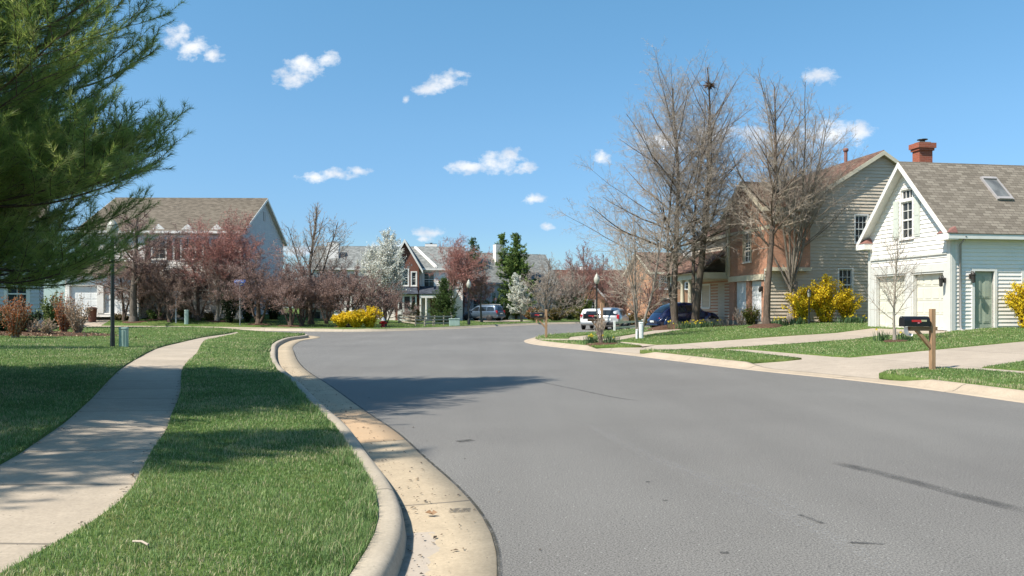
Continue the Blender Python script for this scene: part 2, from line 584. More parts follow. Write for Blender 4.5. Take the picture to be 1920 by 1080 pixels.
M['cream_paint'] = plain('pale yellow lettering', (.62, .58, .36), (.5, .46, .28), 60, .5, .4)
M['pink_paint'] = plain('pink sticker', (.6, .1, .16), (.6, .35, .36), 90, .5, .4)
M['paper'] = plain('white paper', (.8, .8, .8), (.72, .72, .74), 8, .8, .2)
M['green_box'] = plain('pale green utility enamel', (.36, .47, .42), (.28, .38, .33), 4, .5, .4)
M['blue_sign'] = plain('blue sign face', (.03, .14, .5), (.025, .1, .38), 6, .4, .5)
M['globe'] = plain('frosted lamp globe', (.45, .44, .37), (.36, .35, .29), 6, .25, .5)
M['tyre'] = plain('tyre rubber', (.018, .018, .018), (.012, .012, .012), 20, .85, .2)
M['alloy'] = plain('alloy wheel', (.6, .6, .6), (.5, .5, .5), 8, .3, .5, .7)
M['navy_car'] = plain('navy car paint', (.006, .012, .055), (.005, .01, .045), 3, .22, .5, .1, .9)
M['steel_car'] = plain('steel blue car paint', (.085, .125, .18), (.075, .11, .16), 3, .28, .5, .35, .8)
M['silver_car'] = plain('silver car paint', (.5, .5, .5), (.44, .44, .45), 3, .28, .5, .35, .8)
M['white_car'] = plain('white car paint', (.72, .72, .71), (.66, .66, .66), 3, .28, .5, 0, .8)
M['plastic'] = plain('dark plastic trim', (.03, .03, .032), (.02, .02, .022), 9, .6, .3)
M['lens_red'] = plain('red tail lamp lens', (.45, .012, .02), (.32, .01, .015), 9, .2, .6)
M['lens_clear'] = plain('clear lamp lens', (.6, .6, .6), (.45, .45, .45), 9, .15, .6)
M['shutter'] = plain('pale sage shutter', (.55, .57, .5), (.49, .51, .45), 3, .6, .3)
M['shutter_dark'] = plain('dark red shutter', (.15, .06, .055), (.11, .045, .04), 3, .6, .3)
M['terracotta'] = plain('red brown plastic', (.2, .09, .06), (.14, .06, .045), 5, .6, .3)
M['nest'] = plain('dry twigs', (.12, .06, .035), (.05, .028, .018), 30, .95, .1)


def glassmat(name, c, rough=.06):
    t = NT(name).set(rough, .6)
    n = t.noise(t.mapping(t.coord(), (1, 1, .6)), 1.6, 4)
    t.col(t.ramp(n, [(.35, tuple(x * .4 for x in c)), (.65, c)]))
    return t.m


M['glass'] = glassmat('window glass', (.045, .055, .06))
M['glass_curtain'] = glassmat('window glass over pale curtain', (.3, .32, .33))
M['skylight_glass'] = glassmat('grey skylight glass', (.2, .2, .19), .25)
M['car_glass'] = glassmat('tinted car glass', (.02, .026, .032), .03)
M['bark_grey'] = barkmat('grey bark', (.075, .06, .047), (.21, .18, .15))
M['bark_oak'] = barkmat('dark oak bark', (.05, .037, .028), (.17, .135, .105), 10)
M['bark_brown'] = barkmat('brown bark', (.06, .042, .032), (.17, .125, .095))
M['bark_mid'] = barkmat('mid grey bark', (.13, .105, .085), (.33, .28, .23))
M['bark_pale'] = barkmat('pale bark', (.2, .165, .135), (.42, .37, .31))
M['twig_grey'] = plain('grey brown twigs', (.44, .375, .315), (.3, .245, .2), 3, .85, .15)
M['twig_tan'] = plain('pale tan twigs', (.46, .385, .31), (.3, .24, .19), 3, .85, .15)
M['twig_purple'] = plain('purple brown twigs', (.23, .16, .135), (.14, .093, .08), 3, .85, .15)
M['twig_red'] = plain('russet twigs', (.34, .19, .16), (.21, .115, .095), 3, .85, .15)
M['needle'] = leafmat('white pine needles', [(0, (.1, .16, .04)), (.35, (.22, .31, .075)), (.7, (.38, .46, .12)), (1, (.6, .6, .25))], .55, .45, .35)
M['spruce'] = leafmat('spruce needles', [(0, (.025, .05, .014)), (.5, (.065, .115, .028)), (1, (.15, .18, .05))], .25)
M['pine_far'] = leafmat('mid green pine needles', [(0, (.06, .1, .025)), (.5, (.13, .2, .05)), (1, (.24, .29, .08))], .3)
M['evergreen'] = leafmat('dark evergreen leaves', [(0, (.006, .014, .006)), (.6, (.02, .042, .014)), (1, (.06, .09, .03))], .2)
M['boxwood'] = leafmat('golden green leaves', [(0, (.04, .045, .01)), (.5, (.11, .12, .025)), (1, (.2, .19, .045))], .3)
M['laurel'] = leafmat('variegated green leaves', [(0, (.03, .06, .015)), (.5, (.1, .15, .03)), (1, (.4, .38, .16))], .3)
M['yellow'] = leafmat('yellow blossom', [(0, (.42, .27, .01)), (.4, (.76, .54, .02)), (1, (.88, .72, .06))], .35)
M['white_blossom'] = leafmat('white blossom', [(0, (.5, .52, .4)), (.5, (.76, .76, .68)), (1, (.85, .85, .81))], .35)
M['pink_white'] = leafmat('pinkish white blossom', [(0, (.42, .32, .3)), (.5, (.62, .54, .52)), (1, (.78, .74, .72))], .35)
M['red_bud'] = leafmat('red buds', [(0, (.32, .12, .105)), (.5, (.56, .24, .2)), (1, (.7, .4, .33))], .35)
M['plum_bud'] = leafmat('plum brown buds', [(0, (.17, .105, .09)), (.6, (.36, .235, .2)), (1, (.62, .48, .42))], .3)
M['brown_bud'] = leafmat('pale brown buds', [(0, (.15, .1, .078)), (.6, (.31, .22, .17)), (1, (.46, .36, .27))], .3)
M['rust_leaf'] = leafmat('rust red leaves', [(0, (.13, .035, .015)), (.5, (.36, .12, .045)), (1, (.55, .33, .16))], .35)
M['tan_leaf'] = leafmat('tan dry stems', [(0, (.16, .1, .06)), (.5, (.36, .25, .16)), (1, (.55, .42, .3))], .3)
M['olive_leaf'] = leafmat('olive brown twiggy growth', [(0, (.06, .045, .015)), (.5, (.15, .115, .04)), (1, (.25, .2, .08))], .3)
M['daff_leaf'] = leafmat('blue green daffodil leaves', [(0, (.035, .08, .035)), (.5, (.08, .15, .065)), (1, (.16, .23, .1))], .3)
# ------------------------------------------------------------------ camera, sun, sky
cam = bpy.data.cameras.new('camera')
co = bpy.data.objects.new('camera', cam); COL.objects.link(co)
co.location = (0, 0, EYE); co.rotation_euler = (PI / 2, 0, 0)
cam.sensor_width = 36; cam.lens = F / 1920 * 36; cam.shift_y = (HY - 540) / 1920
cam.clip_start = .1; cam.clip_end = 6000
SC.camera = co
SUN_AZ, SUN_EL = math.radians(238), math.radians(52)     # azimuth clockwise from +y
sun = bpy.data.lights.new('sun', 'SUN'); sun.energy = 5.0; sun.angle = math.radians(.53); sun.color = (1, .94, .84)
so = bpy.data.objects.new('sun', sun); COL.objects.link(so)
sd = Vector((math.sin(SUN_AZ) * math.cos(SUN_EL), math.cos(SUN_AZ) * math.cos(SUN_EL), math.sin(SUN_EL)))
so.rotation_euler = (-sd).to_track_quat('-Z', 'Y').to_euler(); so.location = (-30, -20, 60)
SC.view_settings.view_transform = 'Standard'; SC.view_settings.look = 'None'
SC.view_settings.exposure = EXPOSURE = .66
SC.view_settings.gamma = 1
SC.cycles.max_bounces = 6; SC.cycles.transparent_max_bounces = 12; SC.cycles.use_denoising = True
SC.cycles.diffuse_bounces = 3; SC.cycles.glossy_bounces = 2

w = bpy.data.worlds.new('World'); SC.world = w; w.use_nodes = True
t = NT.__new__(NT); t.t = w.node_tree; t._c = None; t.m = w
bg = t.t.nodes['Background']; t.out = t.t.nodes['World Output']
sky = t.n('ShaderNodeTexSky', sky_type='NISHITA', sun_disc=False, sun_elevation=SUN_EL, sun_rotation=SUN_AZ, altitude=100, air_density=1.0, dust_density=.6, ozone_density=2.2)
g = t.coord('Generated')
sp = t.n('ShaderNodeSeparateXYZ'); t.l(g, sp.inputs[0])
air = t.ramp(sp.outputs[2], [(0, (.78, 1.04, 1.24)), (.1, (.77, 1.03, 1.28)), (.22, (.92, 1.27, 1.4)), (.36, (.96, 1.46, 1.52))])
skyc = t.mix(1.0, sky.outputs[0], air, 'MULTIPLY')
yy = t.math('MAXIMUM', sp.outputs[1], .08)
uu = t.math('DIVIDE', sp.outputs[0], yy); vv = t.math('DIVIDE', sp.outputs[2], yy)
CL = [(332, 70, 34, 26), (362, 90, 36, 24), (398, 101, 26, 18), (548, 146, 40, 26), (574, 124, 40, 24), (612, 112, 26, 17), (804, 166, 34, 18), (835, 150, 38, 20), (868, 139, 22, 8),
      (762, 187, 9, 10), (588, 332, 40, 11), (632, 327, 44, 12), (674, 320, 26, 9), (880, 315, 52, 15), (935, 306, 48, 24), (956, 294, 30, 20), (985, 316, 26, 14), (1002, 373, 23, 11),
      (1025, 425, 15, 9), (806, 437, 34, 11), (795, 449, 20, 7), (728, 462, 34, 14), (1127, 298, 22, 15), (1240, 266, 60, 22), (1330, 252, 70, 24), (1400, 250, 60, 20), (1470, 262, 60, 24),
      (1560, 250, 70, 30), (1612, 248, 34, 22), (1540, 142, 40, 17), (560, 470, 60, 12), (1330, 470, 60, 12)]
fld = None
for (px, py, a, b) in CL:
    du = t.math('MULTIPLY', t.math('SUBTRACT', uu, (px - CX) / F), F / a)
    dv = t.math('MULTIPLY', t.math('SUBTRACT', vv, (HY - py) / F), F / b)
    q = t.math('SUBTRACT', 1.15, t.math('SQRT', t.math('MULTIPLY_ADD', du, du, t.math('MULTIPLY', dv, dv))))
    fld = q if fld is None else t.math('MAXIMUM', fld, q)
cv = t.n('ShaderNodeCombineXYZ'); t.l(uu, cv.inputs[0]); t.l(vv, cv.inputs[1])
n1 = t.noise(t.mapping(cv.outputs[0], (1, 1.35, 1)), 46, 10, .64)
n2 = t.noise(t.mapping(cv.outputs[0], (1, 1.3, 1)), 16, 5, .5)
al = t.math('ADD', t.math('MULTIPLY', fld, 1.5), t.math('MULTIPLY', t.math('SUBTRACT', n1, .5), 4.2))
al = t.math('MULTIPLY', t.math('SMOOTH_MIN', t.math('MAXIMUM', t.math('MULTIPLY', t.math('SUBTRACT', al, .3), .75), 0.0), 1.0, .5), .95, clamp=True)
al = t.math('MULTIPLY', al, t.math('GREATER_THAN', sp.outputs[1], .1))
ccol = t.ramp(n2, [(.36, (6.0, 6.6, 7.5)), (.6, (8.9, 9.0, 9.1))])
t.l(t.mix(al, skyc, ccol), bg.inputs['Color'])
bg.inputs['Strength'].default_value = .076

# ------------------------------------------------------------------ ground, road
def struct(o): return tag(o, kind='structure')
b = MB(); b.face([(-2500, -2500, -.5), (2500, -2500, -.5), (2500, 2500, -.5), (-2500, 2500, -.5)])
struct(b.build('ground', M['lawn']))
b = MB(); b.face([(-90, -14, 0), (112, -14, 0), (112, 135, 0), (-90, 135, 0)])
struct(b.build('road', M['asphalt']))


def strip(name, R, prof, mat, zmul=None, flip=1, nearoff=0):
    """Sweep a profile [(offset, z)] along a plan line; offsets to the left when flip = 1. UV: metres along and across."""
    s = np.concatenate([[0], np.cumsum(np.linalg.norm(np.diff(R, axis=0), axis=1))])
    V, U = [], []
    for o, z in prof:
        L = offset(R, o * flip)
        zz = np.full(len(R), float(z)) if zmul is None else z * zmul if z > .03 else np.full(len(R), float(z))
        V.append(np.column_stack([L, zz])); U.append(np.column_stack([s, np.full(len(R), abs(o - nearoff))]))
    n, k = len(R), len(prof)
    V = np.concatenate(V); U = np.concatenate(U)
    i, j = np.meshgrid(np.arange(n - 1), np.arange(k - 1))
    a = (j * n + i).ravel()
    q = np.stack([a, a + 1, a + n + 1, a + n], 1)
    if flip > 0: q = q[:, ::-1]
    o = npmesh(name, V, [q], mat, None, None, True, U)
    m = o.data
    return o


# left side: LK is the grass edge, the road lies to its right (travelling away from the camera)
jit = np.cumsum(rng.normal(0, .006, len(LK))); jit -= np.linspace(jit[0], jit[-1], len(jit))
gut = strip('gutter', LK, [(-.17, .006), (-.5, .01), (-.78, .016), (-.795, -.02)], M['gutter'], nearoff=-.19)
struct(gut)
struct(strip('kerb', LK, [(.04, -.2), (.035, .135), (.015, .15), (-.11, .153), (-.15, .14), (-.175, .105), (-.2, -.015)], M['kerb']))
# right side: rolled kerb, RK is the road edge, lowered where driveways cross
zm = np.ones(len(RK))
def near_idx(P): return int(np.argmin(np.hypot(RK[:, 0] - P[0], RK[:, 1] - P[1])))
CUTS = [(near_idx(gp(1625, 716)), near_idx(gp(1415, 694))), (near_idx(gp(1178, 665.5)), near_idx(gp(1106, 657.7)))]
ii = np.arange(len(RK))
for a, c in CUTS:
    zm = np.minimum(zm, np.clip(np.maximum(a - ii, ii - c) / 3.0, .22, 1))
struct(strip('kerb.001', RK, [(.06, -.02), (.05, .006), (-.12, .012), (-.22, .05), (-.33, .115), (-.43, .143), (-.52, .145), (-.53, -.1)], M['rkerb'], zm))
struct(strip('kerb.002', FK, [(-.45, .004), (-.06, .006), (0, .13), (.03, .15), (.17, .15), (.18, -.1)], M['kerb'], flip=1))


# ------------------------------------------------------------------ lawns and concrete laid into them
def arc_uv(P, line):
    line = np.asarray(line, float)
    s0 = np.concatenate([[0], np.cumsum(np.linalg.norm(np.diff(line, axis=0), axis=1))])
    best = np.full(len(P), 1e9); S = np.zeros(len(P)); O = np.zeros(len(P))
    for k, (a, c) in enumerate(zip(line[:-1], line[1:])):
        ab = c - a; L = np.linalg.norm(ab)
        tt = ((P - a) @ ab) / (L * L)
        if 0 < k: tt = np.maximum(tt, 0)
        if k < len(line) - 2: tt = np.minimum(tt, 1)
        dx = P[:, 0] - a[0] - tt * ab[0]; dy = P[:, 1] - a[1] - tt * ab[1]
        d = np.hypot(dx, dy); m = d < best
        best[m] = d[m]; S[m] = s0[k] + tt[m] * L; O[m] = (np.sign(dx * ab[1] - dy * ab[0]) * d)[m]
    return np.column_stack([S, O])


LAWN_TRI = []


def block(names, poly, Hfn, pieces, grids, drop=None, clip=1e9):
    """One conforming triangulation of a block, shared out between its lawn and the concrete pieces [(name, outline, centre line, material, lowered)]."""
    V, E = [], []
    def ring(R):
        n0 = len(V)
        for p in R: V.append((float(p[0]), float(p[1])))
        for k in range(len(R)): E.append((n0 + k, n0 + (k + 1) % len(R)))
    ring(poly)
    for _, out, *_r in pieces: ring(out)
    for (x0, x1, y0, y1, st) in grids:
        gx, gy = np.meshgrid(np.arange(x0, x1, st), np.arange(y0, y1, st))
        P = np.stack([gx.ravel(), gy.ravel()], 1) + rng.uniform(-.2, .2, (gx.size, 2)) * st
        P = P[inpoly(P, poly)]
        V.extend(map(tuple, P.tolist()))
    r = delaunay_2d_cdt([Vector(v) for v in V], E, [], 0, 1e-4)
    P = np.array([tuple(v) for v in r[0]])
    T = np.array([f for f in r[2] if len(f) == 3])
    C = P[T].mean(1)
    keep = inpoly(C, poly)
    T, C = T[keep], C[keep]
    own = np.full(len(T), -1)
    for k, (nm, out, *_r) in enumerate(pieces):
        own[inpoly(C, np.asarray(out)) & (own < 0)] = k
    for k in range(-1, len(pieces)):
        tri = T[own == k]
        if not len(tri): continue
        idx, inv = np.unique(tri.ravel(), return_inverse=True)
        tri = inv.reshape(-1, 3)
        Q = P[idx]
        z = Hfn(Q[:, 0], Q[:, 1])
        a, bb, cc = Q[tri[:, 0]], Q[tri[:, 1]], Q[tri[:, 2]]
        cr = (bb[:, 0] - a[:, 0]) * (cc[:, 1] - a[:, 1]) - (bb[:, 1] - a[:, 1]) * (cc[:, 0] - a[:, 0])
        tri[cr < 0] = tri[cr < 0][:, ::-1]
        if k < 0:
            z = z + .012 + .012 * np.sin(Q[:, 0] * 2.1) * np.sin(Q[:, 1] * 1.7)
            LAWN_TRI.append((np.column_stack([Q, z]), tri))
            # the cut turf edge
            ed = np.concatenate([tri[:, [0, 1]], tri[:, [1, 2]], tri[:, [2, 0]]])
            key = np.sort(ed, 1); key = key[:, 0] * 1000003 + key[:, 1]
            u, ix, ct = np.unique(key, return_index=True, return_counts=True)
            bd = ed[ix[ct == 1]]
            n = len(Q)
            V3 = np.column_stack([Q, z])
            V4 = V3.copy(); V4[:, 2] -= .12
            quads = np.stack([bd[:, 1], bd[:, 0], bd[:, 0] + n, bd[:, 1] + n], 1)
            struct(npmesh(names, np.vstack([V3, V4]), [tri, quads], M['lawn'], smooth=True))
        else:
            nm, out, line, mat, low = pieces[k]
            if low:
                d = bil(SD[1], Q[:, 0], Q[:, 1])
                z = z - .105 * np.clip(1 - d / 1.7, 0, 1)
            z = z - .012
            struct(npmesh(nm, np.column_stack([Q, z]), [tri], M[mat], smooth=True, uv=arc_uv(Q, line)))


def G(*pts): return [ground(x, y)[:2] for x, y in pts]


sw_r = G((58, 1049), (117, 1024), (167, 991), (200, 969), (239, 938), (261, 902), (272, 869), (294, 830), (314, 806), (323, 773), (331, 760), (339, 731), (341, 695), (352, 679), (370, 661), (378, 645), (388, 637), (417, 631), (448, 624))
sw_l = G((0, 874), (25, 858), (58, 833), (111, 799), (136, 780), (141, 773), (169, 749), (206, 710), (229, 689), (260, 670), (297, 652), (339, 641.5), (378, 632.5), (417, 627), (444, 622))
sw_r = [(-2.3, -9), (-2.45, 1.5), (-2.65, 4.0)] + sw_r
sw_l = [(-3.55, -9), (-3.7, 1.5), (-4.0, 4.3)] + sw_l
e1, e2 = sw_r[-1], sw_l[-1]
SWR = resample(sw_r, .5, 2); SWL = resample(sw_l, .5, 2)
mid = [tuple(p) for p in .5 * (SWR[np.linspace(0, len(SWR) - 1, 40).astype(int)] + SWL[np.linspace(0, len(SWL) - 1, 40).astype(int)])]
block('lawn', LPOLY, Hl, [('sidewalk', list(map(tuple, SWR)) + list(map(tuple, SWL[::-1])), mid, 'walk', 0)], [(-13, 0, -4, 24, .55), (-40, -8, 24, 49, 1.1), (-40, -13, -8, 24, 1.6), (-78, -40, -8, 49, 6)])

swR = G((1009, 634.3), (1040, 634.8), (1066, 634.5), (1069, 631.5), (1102, 628), (1102, 632), (1113, 636), (1126, 637.5), (1190, 642.3), (1232, 646.2), (1205, 649), (1150, 641.5), (1100, 638.2), (1040, 637.8), (1011, 637.8))
dwB = G((1127, 637.4), (1129, 635.0), (1180, 627.5), (1230, 618.6), (1300, 608), (1370, 599.5), (1434, 604.5), (1400, 607), (1345, 611.8), (1270, 619.3), (1205, 629.5), (1152, 639.1))
dw1 = [tuple(p) for p in G((1104, 657), (1182, 665.5), (1210, 655.8), (1260, 655.2), (1345, 653.2), (1400, 650), (1480, 645), (1600, 636), (1650, 629.8), (1700, 627.6), (1765, 625.2), (1790, 620), (1636, 615), (1600, 619.5), (1570, 623.5), (1440, 632), (1260, 645.4), (1234, 646.0), (1206, 648.8), (1160, 648), (1112, 650.5))]
dw2 = G((1503, 672.3), (1400, 660.3), (1345, 654.2), (1400, 654.6), (1561, 668.2), (1594, 669.8), (1744, 656.2), (1920, 639.4), (2050, 632), (2050, 668), (1920, 677.5), (1842, 689), (1920, 695), (2050, 704)) + \
      G((2050, 711), (1920, 700.6), (1840, 693.6), (1744, 688.4), (1664, 696), (1647, 704)) + [gp(1630, 719), gp(1440, 698), gp(1392, 691)] + G((1392, 676), (1470, 674))
block('lawn', RPOLY, Hr, [('driveway', dwB, G((1120, 638), (1200, 626), (1400, 603)), 'drive', 0),
                          ('sidewalk', swR, G((1010, 636), (1100, 635), (1232, 647)), 'walk', 0),
                          ('driveway', dw1, G((1140, 660), (1250, 650), (1700, 622)), 'drive', 1),
                          ('driveway', dw2, G((1520, 705), (1640, 680), (1920, 650)), 'drive', 1)],
      [(0, 22, 8, 48, .8), (8, 40, -8, 12, 3), (22, 60, 10, 60, 2.2), (2, 24, 48, 70, 2), (60, 108, -5, 115, 8)])
fsw = [tuple(p) for p in offset(FK, .2)[(FK[:, 0] > -34) & (FK[:, 0] < -8.7)]]
fsw2 = [tuple(p) for p in offset(FK, 1.5)[(FK[:, 0] > -34) & (FK[:, 0] < -8.9)]]
fdw = [at(x, y)[:2] for x, y in ((100, 62), (243, 62), (206, 60.3), (190, 57.2), (150, 56.9), (90, 57.5))]
vdw = [at(x, y)[:2] for x, y in ((862, 92), (905, 80), (1008, 82), (985, 88), (935, 95))]
block('lawn', FPOLY, Hf, [('sidewalk', fsw + fsw2[::-1], fsw, 'walk', 0), ('driveway', fdw, [(-34, 57), (-34, 62)], 'drive', 0), ('driveway', vdw, [(-4, 90), (2, 84)], 'drive', 0)],
      [(-45, 12, 53, 100, 1.6), (-150, 70, 100, 395, 18)])


# ------------------------------------------------------------------ grass blades, thinning with distance
def blades(name, tris, bands, mat):
    pv, pt = [], []
    for V, T in tris:
        A, B, C = V[T[:, 0]], V[T[:, 1]], V[T[:, 2]]
        area = .5 * np.abs((B[:, 0] - A[:, 0]) * (C[:, 1] - A[:, 1]) - (B[:, 1] - A[:, 1]) * (C[:, 0] - A[:, 0]))
        cen = (A + B + C) / 3
        d = np.maximum(cen[:, 1], .1)
        px = cen[:, 0] / d * F + CX
        size = np.sqrt(area)
        vis = (cen[:, 1] > 3.2) & (px > -140 - size * F / d) & (px < 2060 + size * F / d)
        dens = np.interp(d, *zip(*bands)) * vis
        n = rng.poisson(area * dens)
        i = np.repeat(np.arange(len(T)), n)
        r1, r2 = np.sqrt(rng.random(len(i))), rng.random(len(i))
        pv.append(A[i] * (1 - r1)[:, None] + B[i] * (r1 * (1 - r2))[:, None] + C[i] * (r1 * r2)[:, None])
    P = np.concatenate(pv)
    x, y = P[:, 0], P[:, 1]
    keep = (x / y * F + CX > -60) & (x / y * F + CX < 1980)
    P = P[keep]; x, y = P[:, 0], P[:, 1]
    n = len(P)
    cl = np.sin(x * 3.1 + 1.3 * np.sin(y * 2.3)) * np.sin(y * 2.7 + np.sin(x * 4.1)) + .6 * np.sin(x * 9 + y * 5) * np.sin(y * 8.3 - x * 3)
    pix = y / F * 1.9
    h = rng.uniform(.014, .037, n) * (1 + .28 * cl) * np.interp(y, [4, 12, 30], [1.0, 1.15, 1.35])
    tall = rng.random(n) < .035
    h[tall] *= 1.5
    edge = np.minimum(np.abs(bil(SD[0], x, y)), np.abs(bil(SD[1], x, y))) < .22
    h[edge] *= 1.25 + .9 * (cl[edge] > .1)
    wd = np.maximum(.0026 * (1 + .5 * rng.random(n)), pix * .42)
    a = rng.uniform(0, 2 * PI, n); ln = rng.uniform(.1, 1.0, n) * h
    la = a + PI / 2 + rng.normal(0, .5, n)
    U = np.stack([np.cos(a), np.sin(a), np.zeros(n)], 1); L = np.stack([np.cos(la), np.sin(la), np.zeros(n)], 1)
    up = np.array([0, 0, 1.])
    b0, b1 = P - U * wd[:, None] * .5, P + U * wd[:, None] * .5
    mid_ = P + up * (h * .6)[:, None] + L * (ln * .35)[:, None]
    m0, m1 = mid_ - U * wd[:, None] * .38, mid_ + U * wd[:, None] * .38
    tip = P + up * (h * np.sqrt(np.maximum(1 - (ln / h) ** 2 * .5, .3)))[:, None] + L * ln[:, None]
    V = np.stack([b0, b1, m0, m1, tip], 1).reshape(-1, 3)
    k = np.arange(n) * 5
    quad = np.stack([k, k + 1, k + 3, k + 2], 1); tri = np.stack([k + 2, k + 3, k + 4], 1)
    dry = (np.sin(x * 1.7 + 2) * np.sin(y * 1.3 + .7 * np.sin(x * 2)) > .3)
    tint = np.clip(rng.normal(.48, .22, n) + .13 * cl, 0, .9)
    st = rng.random(n) < np.where(dry, .34, .09) + np.where(np.abs(bil(SD[1], x, y)) < .3, .35, 0)
    tint[st] = rng.uniform(.9, 1, st.sum())
    return tag(npmesh(name, V, [quad, tri], mat, None, {'tint': np.repeat(tint, 5)}), kind='stuff')


blades('grass', LAWN_TRI[:2], [(3, 9000), (5, 8000), (8, 4200), (12, 1900), (18, 620), (26, 260), (40, 90), (60, 36)], M['blade'])
blades('grass', LAWN_TRI[2:], [(50, 42), (70, 20), (90, 10), (120, 2), (160, 0)], M['blade'])


# ------------------------------------------------------------------ marks on the asphalt and small litter
def ribbon(name, pts, wd, mat, z):
    R = resample(pts, .25, 1)
    a, c = offset(R, wd / 2), offset(R, -wd / 2)
    n = len(R)
    V = np.vstack([np.column_stack([a, np.full(n, z)]), np.column_stack([c, np.full(n, z)])])
    k = np.arange(n - 1)
    s = np.linspace(0, 1, n)
    uv = np.vstack([np.column_stack([s, np.zeros(n)]), np.column_stack([s, np.ones(n)])])
    return struct(npmesh(name, V, [np.stack([k + n, k + n + 1, k + 1, k], 1)], mat, uv=uv))


dk = decalmat('rubber mark', (.04, .04, .042), 3, .25, .75, .55)
lt = decalmat('worn seam', (.36, .35, .335), 26, .46, .66, .34)
oil = decalmat('oil stain', (.03, .03, .03), 4, .35, .6, .55)
crk = decalmat('hairline crack', (.04, .04, .04), 5, .3, .55, .6)
ribbon('tyre_mark', [gp(1562, 867), gp(1660, 890), gp(1760, 917), gp(1850, 941), gp(1935, 962)], .2, dk, .004)
ribbon('road_seam', [gp(1085, 787), gp(1180, 838), gp(1300, 889), gp(1430, 945), gp(1540, 1000), gp(1690, 1078), gp(1800, 1130)], .2, lt, .005)
ribbon('road_seam', [gp(1395, 905), gp(1440, 925), gp(1500, 958)], .16, lt, .005)
ribbon('road_crack', [gp(1497, 965), gp(1530, 972), gp(1545, 983)], .05, crk, .006)
ribbon('road_crack', [gp(1590, 1018), gp(1660, 1021)], .04, crk, .006)
ribbon('road_crack', [gp(1010, 716), gp(1080, 730), gp(1150, 745), gp(1200, 752)], .05, crk, .004)
ribbon('road_stain', [gp(858, 829), gp(872, 827), gp(888, 825)], .16, oil, .004)
for (px, py, l) in ((1215, 904, .08), (1247, 939, .08), (1300, 998, .08), (1358, 1037, .11)):
    x, y = gp(px, py)
    ribbon('road_stain', [(x - l * .3, y), (x, y + .01), (x + l * .3, y)], .05, oil, .0045)

GL = LK[(LK[:, 1] > 3) & (LK[:, 1] < 30)]
ribbon('gutter_seam', offset(GL, -.795), .03, decalmat('dirt in the gutter seam', (.05, .045, .03), 9, .3, .55, .8), .019)
ribbon('kerb_foot_dirt', offset(GL, -.215), .07, decalmat('silt at the kerb foot', (.2, .17, .14), 6, .3, .65, .7), .012)
x, y = gp(862, 961)
for k in range(4): ribbon('tread_mark', [(x - .09, y - .05 + .034 * k), (x, y - .045 + .034 * k), (x + .09, y - .04 + .034 * k)], .022, decalmat('tread mark', (.06, .06, .06), 30, .35, .55, .8), .018)
# crumbs of leaf and grit gathered along the gutter, the pavement edges and the kerbs
rq = np.random.default_rng(12)
Pd = []
for n_, L_, lo_, hi_, z_ in ((420, LK, -.2, -.5, .02), (140, LK, -.5, -.78, .024), (16, LK, -.83, -1.2, .006)):
    Lk = L_[(L_[:, 1] > 3.8) & (L_[:, 1] < 22)]
    f_ = rq.random(n_) ** 1.3
    i_ = (f_ * (len(Lk) - 1)).astype(int)
    T_ = np.gradient(Lk, axis=0); T_ /= np.linalg.norm(T_, axis=1)[:, None]
    o_ = lo_ + (hi_ - lo_) * rq.random(n_) ** 1.6
    Q_ = Lk[i_] + np.stack([-T_[i_, 1], T_[i_, 0]], 1) * o_[:, None] + rq.normal(0, .1, (n_, 2)) * [.2, 1]
    Pd.append(np.column_stack([Q_, np.full(n_, z_)]))
for W_ in (SWR, SWL):
    Wk = W_[(W_[:, 1] > 3.5) & (W_[:, 1] < 24)]
    i_ = (rq.random(260) ** 1.3 * (len(Wk) - 1)).astype(int)
    Q_ = Wk[i_] + rq.normal(0, .045, (260, 2))
    Pd.append(np.column_stack([Q_, Hl(Q_[:, 0], Q_[:, 1]) + .006]))
Pd = np.concatenate(Pd)
a_ = rq.random(len(Pd)) * 6.28; s_ = rq.uniform(.006, .019, len(Pd)) * rq.choice([.7, 1, 1.5], len(Pd))
u_ = np.stack([np.cos(a_), np.sin(a_), rq.uniform(-.3, .3, len(Pd))], 1) * s_[:, None]; v_ = np.stack([-np.sin(a_), np.cos(a_), rq.uniform(-.3, .3, len(Pd))], 1) * s_[:, None] * .5
Vd = np.stack([Pd - u_, Pd - v_ + [0, 0, .006], Pd + u_, Pd + v_ + [0, 0, .004]], 1).reshape(-1, 3)
tag(npmesh('gutter_debris', Vd, [np.arange(len(Vd)).reshape(-1, 4)], leafmat('gutter crumbs', [(0, (.03, .025, .02)), (.6, (.1, .07, .045)), (1, (.3, .22, .13))], .05), None, {'tint': np.repeat(rq.random(len(Pd)), 4)}), kind='stuff')
# ------------------------------------------------------------------ vegetation tools
def seg_mesh(S, n, dist_px=None, rmin=0.0):
    """S: list of (p0, p1, r0, r1) -> open prisms with n sides."""
    A = np.array([[*a, *b, r0, r1] for a, b, r0, r1 in S])
    p0, p1 = A[:, :3], A[:, 3:6]
    r0, r1 = np.maximum(A[:, 6], rmin), np.maximum(A[:, 7], rmin * .8)
    d = p1 - p0
    d /= np.maximum(np.linalg.norm(d, axis=1), 1e-6)[:, None]
    ref = np.where(np.abs(d[:, 2:3]) < .9, np.array([[0, 0, 1.]]), np.array([[1., 0, 0]]))
    e = np.cross(d, ref); e /= np.linalg.norm(e, axis=1)[:, None]
    g = np.cross(d, e)
    V = np.zeros((len(A), 2 * n, 3))
    for k in range(n):
        c, s = math.cos(2 * PI * k / n), math.sin(2 * PI * k / n)
        o = e * c + g * s
        V[:, k] = p0 + o * r0[:, None]; V[:, n + k] = p1 + o * r1[:, None]
    base = np.arange(len(A))[:, None] * 2 * n
    Q = np.concatenate([np.concatenate([base + k, base + (k + 1) % n, base + n + (k + 1) % n, base + n + k], 1) for k in range(n)])
    return V.reshape(-1, 3), Q


